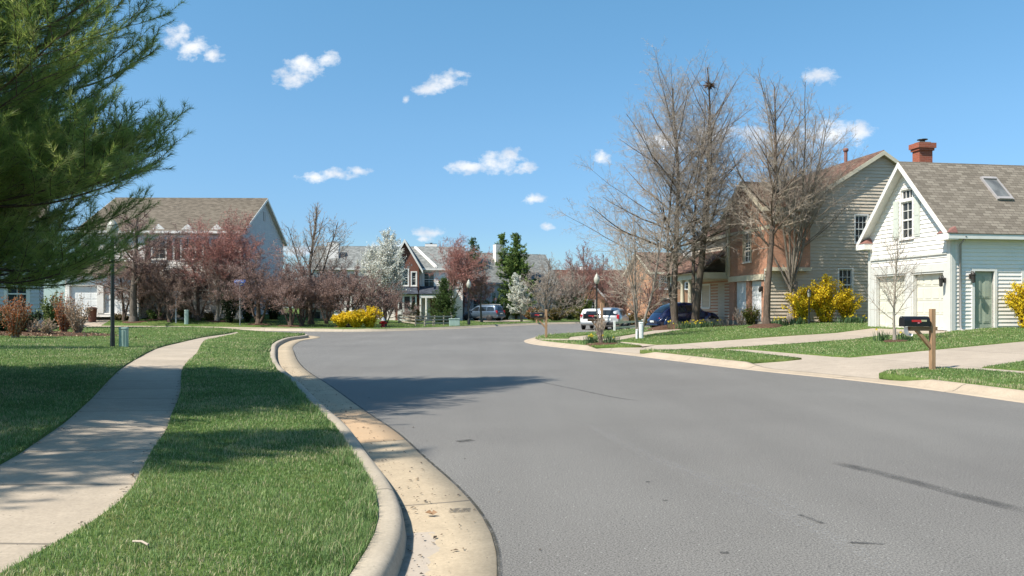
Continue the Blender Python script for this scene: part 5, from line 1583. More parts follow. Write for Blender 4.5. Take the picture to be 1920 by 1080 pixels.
# bay, porch
b_ = MB(); wall(b_, (.3, -2.0, 0), US, NS, [(0, -.4), (2.0, -.4), (2.0, 2.5), (0, 2.5)], [(.15, .5, .9, 2.3), (.7, 1.3, .9, 2.3), (1.5, 1.85, .9, 2.3)], 0); wall(b_, (.3, -2.0, 0), XF, (-1, 0, 0), [(0, -.4), (.8, -.4), (.8, 2.5), (0, 2.5)]); wall(b_, (2.3, -2.0, 0), XF, (1, 0, 0), [(0, -.4), (.8, -.4), (.8, 2.5), (0, 2.5)])
bay = b_.build('bay_window', M['white_trim'], h5)
b_ = MB(); 
for a, c in ((.15, .5), (.7, 1.3), (1.5, 1.85)): b_.obox((.3, -2.0, 0), US, NS, a, c, -.09, -.05, .9, 2.3)
b_.build('pane', M['glass'], bay)
b_ = MB(); b_.slab((.1, -2.3, 2.5), (2.5, -2.3, 2.5), (2.3, -1.2, 3.2), (.3, -1.2, 3.2), .1); b_.build('bay_roof', M['roof_slate'], bay)
b_ = MB(); b_.slab((2.55, -2.2, 2.5), (6.2, -2.2, 2.5), (6.2, -.01, 3.35), (2.55, -.01, 3.35), .1); b_.build('porch_roof', M['roof_slate'], h5)
b_ = MB(); b_.box(2.6, 6.15, -2.15, -2.0, 2.15, 2.49); b_.build('porch_beam', M['white_trim'], h5)
for x in (2.75, 3.35, 6.0):
    b_ = MB(); b_.lathe([(.14, -.4), (.12, 0), (.11, 2.0), (.14, 2.14)], (x, -2.07, 0), 12); b_.build('column', M['white_trim'], h5)
b_ = MB(); b_.box(3.7, 4.6, -.06, -.024, 0, 2.1); b_.build('door', M['shutter_dark'], h5)
foundation(h5, -9, 7.2, 0, 9, 1.3, 'stone', -.5)
chimney(h5, -7.1, 2.2, 5.5, 8.3, 1.3, 1.0, 'white_siding', 'roof_slate', False, True)
chimney(h5, 3.6, 5.5, 6.5, 8.45, 1.4, 1.0, 'white_siding', 'roof_slate', False, True)

# ------------------------------------------------------------------ grey house and its neighbours down the lane
h6 = empty('grey_roofed_house', at(1000, 97, .3), math.radians(24), 'grey roofed house whose pale shaded gable faces the parked cars', 'house')
m = MB(); wall(m, (0, 0, 0), (1, 0, 0), (0, -1, 0), [(-10, -.5), (3.2, -.5), (3.2, 4.6), (-10, 4.6)], [(-8, -7, 1, 2.3), (-5, -4, 1, 2.3), (-2.4, -1.4, 1, 2.3)], .02, .2); wall(m, (3.2, 0, 0), XF, (1, 0, 0), [(0, -.5), (7.4, -.5), (7.4, 4.6), (3.7, 8.1), (0, 4.6)], [(1.2, 2.1, .9, 2.3), (4.6, 5.6, .9, 2.3)], .02, .2)
m.build('wall', M['shaded_siding'], h6)
for hh in ((-8, -7, 1, 2.3), (-5, -4, 1, 2.3), (-2.4, -1.4, 1, 2.3)): window(h6, PS, US, NS, hh, 2, 3, 'white_trim', 'glass', .12)
for hh in ((1.2, 2.1, .9, 2.3), (4.6, 5.6, .9, 2.3)): window(h6, (3.2, 0, 0), XF, (1, 0, 0), hh, 2, 3, 'white_trim', 'glass', .12)
gable_roof(h6, -10, 3.2, 0, 7.4, 4.6, 3.5, 'x', .35, .3, 'roof_grey', 'gutter_metal')
foundation(h6, -10, 3.2, 0, 7.4, 1.3, 'stone', -.5)
chimney(h6, -3.6, 2.6, 5.5, 9.2, 1.1, .9, 'white_siding', 'roof_slate', False)
m = MB(); wall(m, (3.24, 5.0, 0), US, NS, [(0, -.5), (4.0, -.5), (4.0, 2.6), (0, 2.6)], [], .02, .2); wall(m, (7.24, 5.0, 0), XF, (1, 0, 0), [(0, -.5), (5, -.5), (5, 2.6), (2.5, 4.8), (0, 2.6)], [], .02, .2); m.build('garage_wall', M['shaded_siding'], h6)
m = MB(); m.slab((3.24, 4.7, 2.4), (7.5, 4.7, 2.4), (7.5, 7.5, 4.9), (3.24, 7.5, 4.9), .1); m.slab((3.24, 10.3, 2.4), (7.5, 10.3, 2.4), (7.5, 7.5, 4.9), (3.24, 7.5, 4.9), .1); m.build('garage_roof', M['roof_grey'], h6)

h7 = empty('russet_roofed_house', at(1098, 104, .3), math.radians(6), 'brick house with a low russet roof and small white trimmed gable', 'house')
m = MB(); wall(m, (0, 0, 0), (1, 0, 0), (0, -1, 0), [(-4, -.5), (9, -.5), (9, 3.4), (-4, 3.4)], [(4.0, 5.0, 1.0, 2.4)], 0); wall(m, (-.9, -1.2, 0), US, NS, [(0, -.5), (3.2, -.5), (3.2, 2.6), (1.2, 4.6), (0, 3.4)], [(.9, 1.9, .7, 2.3)], 0); wall(m, (-.9, -1.2, 0), XF, NW, [(0, -.5), (1.2, -.5), (1.2, 3), (0, 3)], [], 0); wall(m, (2.3, -1.2, 0), XF, (1, 0, 0), [(0, -.5), (1.2, -.5), (1.2, 2.6), (0, 2.6)], [], 0)
m.build('wall', M['brick_tan'], h7)
window(h7, (-.9, -1.2, 0), US, NS, (.9, 1.9, .7, 2.3), 3, 4, 'white_trim', 'glass', .12); window(h7, PS, US, NS, (4.0, 5.0, 1.0, 2.4), 4, 4, 'white_trim', 'glass', .12)
gable_roof(h7, -4, 9, 0, 8, 3.4, 3.0, 'x', .4, .3, 'roof_rust', 'white_trim')
m = MB(); m.prism([(-1.3, 2.9), (-1.3, 3.25), (.3, 4.95), (.3, 4.6)], -1.32, -1.22, 'y'); m.prism([(2.6, 2.2), (2.6, 2.55), (.3, 4.95), (.3, 4.6)], -1.32, -1.22, 'y'); m.build('gable_trim', M['white_trim'], h7)
m = MB(); m.slab((-1.3, -1.3, 3.1), (-1.3, 3.4, 3.1), (.3, 3.4, 4.85), (.3, -1.3, 4.85), .1); m.slab((2.6, -1.3, 2.4), (2.6, 3.4, 2.4), (.3, 3.4, 4.85), (.3, -1.3, 4.85), .1); m.build('gable_roof', M['roof_rust'], h7)
foundation(h7, -4, 9, 0, 8, 1.3, 'stone', -.5)
chimney(h7, .6, 4.6, 5, 7.0, .9, .8, 'white_siding', 'roof_slate', False)

h8 = empty('tan_brick_house', at(1222, 70, .5), math.radians(10), 'tan brick house glimpsed behind the tall bare trees and navy car', 'house')
m = MB(); hw = [(.8, 1.7, 3.0, 4.4), (3.2, 4.1, 3.0, 4.4), (.8, 1.7, .4, 1.9)]
wall(m, (0, 0, 0), (1, 0, 0), (0, -1, 0), [(0, -.8), (6.2, -.8), (6.2, 4.4), (0, 4.4)], [(.8, 1.7, 2.8, 4.0), (3.2, 4.1, 2.8, 4.0), (.8, 1.7, .4, 1.9)], 0); wall(m, (0, 0, 0), XF, (-1, 0, 0), [(0, -.8), (7, -.8), (7, 4.4), (3.5, 6.2), (0, 4.4)], [], 0); wall(m, (6.2, 0, 0), XF, (1, 0, 0), [(0, -.8), (7, -.8), (7, 4.4), (3.5, 6.2), (0, 4.4)], [], 0)
m.build('wall', M['brick_tan'], h8)
for hh in ((.8, 1.7, 2.8, 4.0), (3.2, 4.1, 2.8, 4.0), (.8, 1.7, .4, 1.9)): window(h8, PS, US, NS, hh, 2, 4, 'white_trim', 'glass', .1)
gable_roof(h8, 0, 6.2, 0, 7, 4.4, 1.8, 'x', .35, .3, 'roof_rust', 'cream_trim')
chimney(h8, 4.6, 2.6, 4.5, 6.3, .8, .7, 'white_siding', 'roof_slate', False)
foundation(h8, 0, 6.2, 0, 7, 1.3, 'stone', -.8)
# ------------------------------------------------------------------ shrubs, flowers, mulch
def shrub(name, base, rx, ry, h, seed, label, leaf, n, size, stems=10, smat='bark_brown', cat='shrub', group=None, top=1.0, zlo=.05, arch=.0, part='foliage', hollow=.35):
    rg = np.random.default_rng(seed)
    root = empty(name, base, 0, label, cat, group)
    S, P = [], []
    for k in range(stems):
        a = rg.random() * 6.28; rr = math.sqrt(rg.random())
        tx, ty, tz = math.cos(a) * rr * rx, math.sin(a) * rr * ry, h * (1 - .35 * rr * rr) * rg.uniform(.7, 1.08) * top
        p = (tx * .15, ty * .15, -.05); m = 6
        for j in range(m):
            t = (j + 1) / m
            q = (tx * (.15 + .85 * t ** 1.3) + rg.normal(0, .02), ty * (.15 + .85 * t ** 1.3) + rg.normal(0, .02), tz * (t + arch * t * (1 - t) * 2))
            S.append((p, q, .012 * (1 - .6 * t) + .004, .011 * (1 - .6 * t) + .003))
            for _ in range(max(1, int(n / stems / m))):
                u = rg.random()
                if (j + u) / m < zlo: continue
                P.append((p[0] + (q[0] - p[0]) * u + rg.normal(0, .07 * min(1, rx)), p[1] + (q[1] - p[1]) * u + rg.normal(0, .07 * min(1, rx)), max(.03, p[2] + (q[2] - p[2]) * u + rg.normal(0, .06))))
            p = q
    V, Q = seg_mesh(S, 4); npmesh('stems', V, [Q], M[smat], root)
    P = np.array(P)
    V, Q = leaf_mesh(P, size, rg, .6)
    cl = np.sin(P[:, 0] * 7 + seed) * np.sin(P[:, 2] * 8) * np.sin(P[:, 1] * 6)
    npmesh(part, V, [Q], M[leaf], root, {'tint': np.repeat(np.clip(rg.normal(.5, .2, len(P)) + .2 * cl, 0, 1), 4)})
    return root


def mound(name, c, rx, ry, h, seed, label, mat='mulch'):
    rg = np.random.default_rng(seed)
    rows = []
    for i in range(9):
        f = i / 8
        row = []
        for k in range(28):
            a = 2 * PI * k / 28
            w_ = 1 + .12 * math.sin(3 * a + seed) + .07 * math.sin(7 * a)
            x, y = c[0] + math.cos(a) * rx * f * w_, c[1] + math.sin(a) * ry * f * w_
            row.append((x, y, float(H(x, y)) + .035 + h * (1 - f * f) + rg.normal(0, .008) - (.08 if i == 8 else 0)))
        rows.append(row)
    m = MB(); m.grid(rows, True, True)
    return tag(m.build(name, M[mat]), label, None, None, 'structure')


# yellow forsythias
shrub('forsythia', (18.15, 27.55, float(H(18.15, 27.55))), .75, .5, 1.75, 1, 'bright yellow forsythia beside the sage green door', 'yellow', 9000, .07, 60, 'bark_brown', 'shrub', 'forsythia bushes', arch=.35, part='blossoms')
for k, (px, dd, rx, h, lab) in enumerate([(1502, 37.4, .9, 1.75, 'yellow forsythia behind the black lantern post'), (1548, 37.5, 1.4, 2.25, 'tallest yellow forsythia below the lower beige wall window'), (1588, 37.8, .75, 1.7, 'narrow yellow forsythia by the white garage corner')]):
    shrub('forsythia', at(px, dd), rx, .75, h, 10 + k, lab, 'yellow', 9500 if rx > 1 else 5600, .09, 60, 'bark_brown', 'shrub', 'forsythia bushes', arch=.3, part='blossoms')
for k, (px, dd, rx, h, lab) in enumerate([(641, 56.4, .8, 1.05, 'small yellow forsythia clump under the leaning plum tree'), (668, 56.3, 1.15, 1.3, 'yellow forsythia bank right of the leaning trunk'), (694, 56.6, 1.0, 1.5, 'yellow forsythia bank nearest the fire hydrant')]):
    shrub('forsythia', at(px, dd), rx, .7, h, 20 + k, lab, 'yellow', 7500, .12, 60, 'bark_brown', 'shrub', 'forsythia bushes', arch=.3, part='blossoms')

# mulch bed and its red and tan bushes on the left
c = ground(70, 630)
mound('mulch_bed', (c[0] - 2.2, c[1] + 1.0), 4.6, 2.0, .1, 2, None)
for k, (px, py, rx, h, leaf, n, lab) in enumerate([
        (28, 634, .65, 1.75, 'rust_leaf', 2600, 'red leaved bush nearest the photo edge on the mulch bed'),
        (8, 622, .6, 1.3, 'rust_leaf', 1500, 'dark red bush half out of view at the edge of the mulch bed'),
        (118, 626, .6, 1.75, 'rust_leaf', 2000, 'tall russet bush between the laurel and the tan twigs'),
        (146, 628, .6, 1.7, 'tan_leaf', 1500, 'bare tan twiggy bush at the right end of the mulch bed'),
        (88, 630, .45, .75, 'tan_leaf', 700, 'low tan twiggy bush in the middle of the mulch bed'),
        (60, 628, .45, .7, 'tan_leaf', 500, 'low grey brown bush behind the red leaved one')]):
    shrub('shrub', ground(px, py), rx, rx * .8, h, 30 + k, lab, leaf, n, .075, 34, 'twig_tan', 'shrub', 'bushes on the mulch bed', zlo=.12)
shrub('laurel', ground(98, 618), .65, .55, 1.75, 40, 'speckled green and cream shrub among the russet bushes', 'laurel', 2600, .1, 26)
shrub('evergreen_shrub', ground(128, 612), .85, .7, 1.55, 41, 'dark rounded evergreen behind the russet bushes', 'evergreen', 4200, .1, 26)
shrub('evergreen_shrub', at(20, 31.5), 1.3, .8, 1.1, 42, 'dark low hedge under the shaded house window', 'evergreen', 5000, .12, 26)
tk = MB(); bx, by, bz = ground(70, 612); tk.tube([(bx, by, bz - .1), (bx + .05, by, bz + 1.5), (bx - .1, by + .1, bz + 3.2)], [.3, .24, .2], 10)
r_ = empty('shade_tree', (0, 0, 0), 0, 'dark tree trunk standing between the mulch bed bushes and house', 'tree'); tk.build('trunk', M['bark_oak'], r_)
S = [[] for _ in range(6)]; grow(S, (bx - .1, by + .1, bz + 3.1), (0, 0, 1), 4, .15, 0, crab, np.random.default_rng(4)); V, Q = seg_mesh(sum(S, []), 4, rmin=.006); npmesh('crown', V, [Q], M['twig_purple'], r_)
# leaf litter scattered on the bed
rgl = np.random.default_rng(3)
P = np.column_stack([rgl.normal(c[0] - 1.2, 2.0, 900), rgl.normal(c[1] + .4, .8, 900), np.zeros(900)]); P[:, 2] = H(P[:, 0], P[:, 1]) + .13 - .02 * np.hypot((P[:, 0] - c[0] + 2.2) / 2, (P[:, 1] - c[1] - 1) / 1)
V, Q = leaf_mesh(P, .07, rgl, .7); tag(npmesh('leaf_litter', V, [Q], M['leaf_litter'], None, {'tint': np.repeat(rgl.random(900), 4)}), kind='stuff')

# foundation planting at the big left house
for k, (px, dd, rx, h, leaf, lab) in enumerate([
        (430, 59.5, 1.35, 3.1, 'evergreen', 'tall dark holly left of the street sign post'), (462, 60.5, 1.1, 2.2, 'evergreen', 'dark low evergreen right of the street sign post'), (345, 61, .8, 1.2, 'boxwood', 'small rounded green shrub under the left window'),
        (392, 61, .9, .7, 'olive_leaf', 'low dry shrub by the front window'), (288, 60.6, .9, .8, 'pine_far', 'low spreading juniper beside the pale tree trunks'), (262, 61, .35, 2.6, 'evergreen', 'slim clipped evergreen beside the thick trunk'),
        (513, 64, 1.1, 1.9, 'evergreen', 'dark shrub before the wooden deck'), (225, 60.3, .7, .5, 'olive_leaf', 'low grey shrub by the white garage door')]):
    shrub('shrub', at(px, dd), rx, rx * .8, h, 50 + k, lab, leaf, 2600 if h > 1.5 else 1300, .13, 26, group='shrubs before the big left house')
# hedges and shrubs down the lane
for k, (px, dd, rx, h, leaf, lab) in enumerate([
        (1006, 86, 1.6, 1.4, 'olive_leaf', 'olive brown hedge left of the grey tree'), (1042, 86, 2.2, 1.6, 'olive_leaf', 'broad brown hedge below the grey house'), (1092, 88, 2.3, 1.8, 'boxwood', 'olive green clipped shrub left of the white car'),
        (1072, 91, 2.4, 3.6, 'evergreen', 'large dark evergreen at the foot of the grey gable'), (1095, 96, 1.4, 3.0, 'pine_far', 'bright green shrub before the white trimmed gable'), (1176, 72, 2.2, 1.1, 'olive_leaf', 'low olive hedge behind the white fence'),
        (1214, 70, 1.4, 1.1, 'olive_leaf', 'olive hedge end beside the navy car'), (925, 92, 2.0, 3.2, 'pine_far', 'green shrub behind the roof of the steel blue van'), (948, 90, 1.1, 2.0, 'evergreen', 'dark shrub behind the tail of the steel blue van'), (998, 92, 1.4, 1.4, 'rust_leaf', 'russet ground shrub behind the white pear')]):
    shrub('shrub', at(px, dd), rx, rx * .7, h, 70 + k, lab, leaf, 3200, .18, 26, group='hedges along the lane')
# planting by the brick garage
shrub('shrub', at(1407, 39.6), .5, .45, 1.05, 90, 'dark green shrub beside the bare tree at the brick garage', 'boxwood', 1800, .09, 22)
shrub('shrub', at(1388, 40.5), .5, .4, 1.1, 91, 'bare twiggy shrub against the white garage doors', 'brown_bud', 500, .05, 40, 'twig_tan')
shrub('rose_bush', ground(1127, 645), .3, .25, 1.25, 92, 'gnarled brown rose bush at the foot of the corner mailbox', 'brown_bud', 420, .06, 30, 'twig_tan')

# red bark mulch round the tall trees, little mulch rings
mound('mulch_mound', (gA[0] + .1, gA[1] - .3), 1.6, .8, .22, 4, None)
mound('mulch_mound', (gB[0] + .4, gB[1] - .6), 2.2, .7, .06, 5, None)
mound('mulch_mound', gC[:2], .8, .7, .16, 6, None)
mound('mulch_mound', (gD[0] - .2, gD[1]), 1.2, .6, .06, 7, None)
for (px, dd) in ((251, 59), (300, 60.5), (407, 60), (485, 58.5), (545, 57.2), (650, 57)): mound('mulch_mound', at(px, dd)[:2], .95, .7, .07, px, None)
gS = ground(1677, 641); mound('mulch_mound', gS[:2], .38, .35, .03, 9, None)
gR = ground(1127, 646); mound('mulch_mound', (gR[0], gR[1]), .75, .5, .03, 10, None)


def daffodils(g, n, rx, ry, seed, label, yellow=1.0):
    rg = np.random.default_rng(seed)
    root = empty('daffodil_clump', g, 0, label, 'flowers', 'daffodil clumps')
    P = np.column_stack([rg.normal(0, rx * .5, n * 14), rg.normal(0, ry * .5, n * 14), np.zeros(n * 14)])
    h = rg.uniform(.2, .4, len(P)); a = rg.uniform(0, 6.28, len(P)); w_ = .011
    U = np.stack([np.cos(a), np.sin(a), 0 * a], 1); L = np.stack([np.cos(a + 1.5), np.sin(a + 1.5), 0 * a], 1) * (h * rg.uniform(.1, .7, len(P)))[:, None]
    up = np.array([0, 0, 1.])
    V = np.stack([P - U * w_, P + U * w_, P + up * (h * .6)[:, None] + L * .4 + U * w_, P + up * (h * .6)[:, None] + L * .4 - U * w_, P + up * h[:, None] + L], 1).reshape(-1, 3)
    k = np.arange(len(P)) * 5
    npmesh('leaves', V, [np.stack([k, k + 1, k + 2, k + 3], 1), np.stack([k + 3, k + 2, k + 4], 1)], M['daff_leaf'], root, {'tint': np.repeat(rg.random(len(P)), 5)})
    m, V, T = int(n * yellow), [], []
    S = []
    for j in range(m):
        x, y, z = rg.normal(0, rx * .5), rg.normal(0, ry * .5), rg.uniform(.24, .4)
        S.append(((x, y, 0), (x, y, z), .005, .004))
        f = rg.uniform(-2.4, -.7); fx, fy = math.cos(f), math.sin(f); sx, sy = -fy, fx
        for r_, o in ((.05, 0), (.02, .03)):
            b = len(V)
            V.append((x + fx * o, y + fy * o, z))
            for q in range(12):
                t = q * PI / 6; rr = r_ * (1 if q % 2 == 0 or o else .45)
                V.append((x + sx * math.cos(t) * rr + fx * (o + (.01 if not o else .012)), y + sy * math.cos(t) * rr + fy * (o + .01), z + math.sin(t) * rr))
            T += [(b, b + 1 + q, b + 1 + (q + 1) % 12) for q in range(12)]
    npmesh('blossoms', V, [np.array(T)], M['yellow'], root, {'tint': np.clip(rg.normal(.75, .15, len(V)), 0, 1)})
    if m < 4: return root
    V, Q = seg_mesh(S, 3); o = npmesh('stems', V, [Q], M['daff_leaf'], root, {'tint': np.full(len(V), .5)}); o['kind'] = 'stuff'
    return root


daffodils(at(1290, 39.3), 16, .75, .3, 1, 'daffodils below the forked tall tree left of its mound')
daffodils(at(1322, 39.6), 16, .8, .3, 2, 'daffodils in front of the navy car front wheel')
daffodils(ground(1110, 645), 8, .28, .2, 3, 'bright daffodils left of the corner rose bush')
daffodils(ground(1146, 645), 7, .3, .18, 4, 'green bulb leaves right of the corner rose bush', .3)
daffodils(at(1461, 36.6), 12, .55, .25, 5, 'pale daffodils beside the spreading bare tree')
daffodils(at(1600, 36.2), 13, .7, .22, 6, 'daffodils at the white garage corner by the driveway')
daffodils(at(1496, 36.6), 9, .4, .25, 7, 'few flowered bulbs at the foot of the lantern post', .3)
for k, (px, py) in enumerate([(1655, 640), (1695, 640)]):
    daffodils(ground(px, py), 3, .22, .1, 8 + k, ['dark green bulb tuft left of the sapling', 'dark green bulb tuft right of the sapling'][k], .34)

# fallen leaves and twig
def leaf(g, s, seed, lab):
    rg = np.random.default_rng(seed)
    V = [(0, 0, .02)]; n = 10
    for k in range(n):
        a = 2 * PI * k / n; r = s * (1 if k % 2 == 0 else .5)
        V.append((math.cos(a) * r, math.sin(a) * r * .6, .015 + rg.uniform(0, .035)))
    F_ = np.array([(0, 1 + k, 1 + (k + 1) % n) for k in range(n)])
    o = npmesh('fallen_leaf', V, [F_], M['leaf_litter'], None, {'tint': rg.uniform(.3, .7, n + 1)}); o.location = g; tag(o, lab, 'leaf')
x, y = gp(807, 971); leaf((x, y, .01), .055, 1, 'curled brown leaf lying in the gutter')
tw = MB(); x, y, z = ground(266, 1035); tw.tube([(x - .06, y + .02, z + .055), (x, y, z + .06), (x + .05, y - .03, z + .05)], .007, 6); tag(tw.build('dry_stick', M['twig_tan']), 'pale dry stick lying on the near verge', 'stick')
# ------------------------------------------------------------------ cars
def interp_stations(st, n=44):
    A = np.array(st, float); x = A[:, 0]
    xs = np.unique(np.concatenate([np.linspace(x[0], x[-1], n), x]))
    out = [xs]
    for c in range(1, A.shape[1]):
        y = A[:, c]; d = np.gradient(y, x)
        dl = np.diff(y) / np.diff(x)
        for i in range(1, len(x) - 1):
            d[i] = 0 if dl[i - 1] * dl[i] <= 0 else 2 * dl[i - 1] * dl[i] / (dl[i - 1] + dl[i])
        d[0], d[-1] = dl[0], dl[-1]
        k = np.clip(np.searchsorted(x, xs, side='right') - 1, 0, len(x) - 2)
        h = x[k + 1] - x[k]; t = (xs - x[k]) / h
        out.append((2 * t ** 3 - 3 * t ** 2 + 1) * y[k] + (t ** 3 - 2 * t ** 2 + t) * h * d[k] + (-2 * t ** 3 + 3 * t ** 2) * y[k + 1] + (t ** 3 - t ** 2) * h * d[k + 1])
    return np.stack(out, 1)


class Car:
    """Stations along x (front = +x): x, bottom z, shoulder z, roof z, half width low, half width shoulder, half width roof."""
    def __init__(s, st): s.A = interp_stations(st)
    def par(s, x): return [np.interp(x, s.A[:, 0], s.A[:, c]) for c in range(1, 7)]
    def ring(s, x):
        zb, zs, zr, wb, ws, wr = s.par(x)
        zm = zb + .45 * (zs - zb)
        pts = [(0, zb), (wb * .85, zb), (wb, zb + .05), (ws * 1.0, zm), (ws, zs - .04), (ws * .985, zs)]
        for t in (.25, .5, .75, .92): pts.append((ws * .985 + (wr - ws * .985) * t ** 1.15, zs + (zr - .05 - zs) * t))
        pts += [(wr * .93, zr - .022), (wr * .8, zr - .006), (wr * .4, zr + .012), (0, zr + .018)]
        return pts
    def side(s, x, z):            # half width at height z above the shoulder
        r = s.ring(x)[4:11]
        return float(np.interp(z, [p[1] for p in r], [p[0] for p in r]))
    def body(s):
        m = MB(); rows = []
        for x in s.A[:, 0]:
            r = s.ring(x)
            rows.append([(x, -y, z) for y, z in r] + [(x, y, z) for y, z in r[-2:0:-1]])
        m.grid(rows, True, True); m.face(rows[0]); m.face(rows[-1][::-1])
        return m
    def side_patch(s, quad, off=.008, n=5):     # quad of 4 (x,z)
        ms = []
        for sg in (-1, 1):
            m = MB(); rows = []
            for i in range(n + 1):
                row = []
                for j in range(n + 1):
                    u, v = i / n, j / n
                    x = (quad[0][0] * (1 - u) + quad[1][0] * u) * (1 - v) + (quad[3][0] * (1 - u) + quad[2][0] * u) * v
                    z = (quad[0][1] * (1 - u) + quad[1][1] * u) * (1 - v) + (quad[3][1] * (1 - u) + quad[2][1] * u) * v
                    row.append((x, sg * (s.side(x, z) + off), z))
                rows.append(row)
            m.grid(rows, True); ms.append(m)
        return ms
    def top_patch(s, xa, xb, wf=.9, off=.012, n=8):
        m = MB(); rows = []
        for i in range(n + 1):
            x = xa + (xb - xa) * i / n
            zb, zs, zr, wb, ws, wr = s.par(x)
            rows.append([(x, wr * wf * t, zr + .018 - .03 * t * t * abs(t) + off) for t in np.linspace(-1, 1, 9)])
        m.grid(rows, True)
        return m


def wheel(root, x, y, r, w_, spokes=5, rim='alloy'):
    sg = 1 if y > 0 else -1
    t = MB(); t.lathe([(r * .62, -w_ / 2), (r * .93, -w_ / 2), (r, -w_ * .32), (r, w_ * .32), (r * .93, w_ / 2), (r * .62, w_ / 2)], (x, y, r), 28, 'y')
    wo = MB(); wo.lathe([(r * .63, -w_ * .45), (r * .66, w_ * .0), (r * .66, sg * w_ * .47), (r * .6, sg * w_ * .5), (r * .57, sg * w_ * .42)], (x, y, r), 28, 'y')
    for k in range(spokes):
        a = 2 * PI * k / spokes + .3
        c, s_ = math.cos(a), math.sin(a)
        y0, y1 = y + sg * w_ * .3, y + sg * w_ * .46
        def q(l, d, yy): return (x + c * l - s_ * d, yy, r + s_ * l + c * d)
        wo.hexa([q(.0, -r * .1, y0), q(r * .58, -r * .12, y0), q(r * .58, -r * .12, y1 - sg * .01), q(0, -r * .1, y1), q(0, r * .1, y0), q(r * .58, r * .12, y0), q(r * .58, r * .12, y1 - sg * .01), q(0, r * .1, y1)])
    wh = empty_part('wheel', root)
    t.build('tyre', M['tyre'], wh); wo.build('rim', M[rim], wh)
    d = MB(); d.lathe([(0, 0), (r * .6, 0)], (x, y + sg * w_ * .1, r), 20, 'y'); d.build('brake_disc', M['plastic'], wh)


def empty_part(name, root):
    o = bpy.data.objects.new(name, None); COL.objects.link(o); o.parent = root; o.empty_display_size = .1
    return o


def arch(root, x, y, r, mat='plastic'):
    sg = 1 if y > 0 else -1
    m = MB(); m.lathe([(0, 0), (r, 0), (r, -.05 * sg)], (x, y, r * .86), 26, 'y'); m.build('wheel_arch', M[mat], root)


def bulge(root, x, y, rx, rz, ry, z, mat):          # rounded fender
    rows = []
    for i in range(9):
        t = PI / 2 * i / 8
        rows.append([(x + rx * math.cos(a) * math.cos(t) ** .8, y + math.copysign(ry, y) * math.sin(t) ** .7, z + rz * math.sin(a) * math.cos(t) ** .8) for a in np.linspace(-.35, PI + .35, 22)])
    m = MB(); m.grid(rows[::-1], True); m.build('fender', M[mat], root)


def pose(root, rear, front):          # wheel contacts of rear and front axle centre on the ground (world), axle positions are local x = 0 and L
    d = Vector(front) - Vector(rear)
    root.rotation_mode = 'XYZ'
    root.rotation_euler = (0, -math.asin(d.z / d.length), math.atan2(d.y, d.x))
    root.location = rear


# navy round backed car, rear axle at x=0, front axle at 2.5
car = empty('car', (0, 0, 0), 0, 'navy blue round backed car parked nose up behind the tall bare trees', 'car', 'parked cars')
B = Car([(-.78, .36, .58, .62, .42, .5, .36), (-.7, .3, .62, .72, .6, .68, .5), (-.5, .25, .72, .92, .68, .76, .55), (-.2, .22, .84, 1.16, .72, .8, .56), (.2, .2, .9, 1.36, .74, .82, .56), (.65, .2, .92, 1.47, .75, .82, .57),
         (1.1, .2, .92, 1.485, .75, .82, .58), (1.5, .2, .92, 1.4, .75, .82, .6), (1.85, .2, .91, 1.2, .75, .81, .64), (2.12, .2, .9, 1.0, .74, .8, .66), (2.4, .22, .84, .93, .72, .77, .6), (2.8, .25, .7, .82, .64, .7, .52), (3.1, .3, .56, .66, .52, .58, .4), (3.22, .36, .5, .54, .4, .46, .3)])
B.body().build('body', M['navy_car'], car)
for q in ([(.25, .95), (.86, .95), (.86, 1.34), (.48, 1.3)], [(.93, .95), (1.82, .95), (1.42, 1.3), (.93, 1.36)]):
    for mm in B.side_patch(q): mm.build('side_window', M['car_glass'], car)
B.top_patch(-.42, .32, .86).build('rear_window', M['car_glass'], car); B.top_patch(1.42, 2.02, .9).build('windscreen', M['car_glass'], car)
for sg in (-1, 1):
    for x in (0, 2.5):
        bulge(car, x, sg * .7, .52, .5, .2, .34, 'navy_car'); arch(car, x, sg * .885, .37); wheel(car, x, sg * .8, .325, .2)
    l = MB(); l.lathe([(0, -.05), (.06, -.04), (.095, 0), (.09, .03)], (-.62, sg * .52, .66), 16, 'x'); l.build('tail_light', M['lens_red'], car)
    l = MB(); l.lathe([(0, -.05), (.05, -.035), (.075, 0)], (-.68, sg * .55, .46), 14, 'x'); l.build('tail_light', M['lens_red'], car)
    l = MB(); l.lathe([(0, .06), (.07, .05), (.1, 0)], (2.92, sg * .55, .64), 16, 'x'); l.build('headlight', M['lens_clear'], car)
    l = MB(); l.lathe([(.0, -.07), (.08, -.05), (.1, 0), (.06, .07), (0, .08)], (1.72, sg * .92, .98), 12, 'x'); l.build('mirror', M['navy_car'], car)
    l = MB(); l.box(1.0, 1.14, sg * .83 - .012, sg * .83 + .012, .8, .83); l.build('handle', M['navy_car'], car)
l = MB(); l.box(-.83, -.6, -.62, .62, .3, .42); l.build('bumper', M['navy_car'], car, .04)
l = MB(); l.box(-.8, -.785, -.2, .2, .5, .6); l.build('number_plate', M['white_paint'], car)
def px_depth(px, d): return ((px - CX) / F * d)
pose(car, (px_depth(1247, 43.0), 43.0, zat(619.5, 43.0)), (px_depth(1333, 44.0), 44.0, zat(612.5, 44.0)))


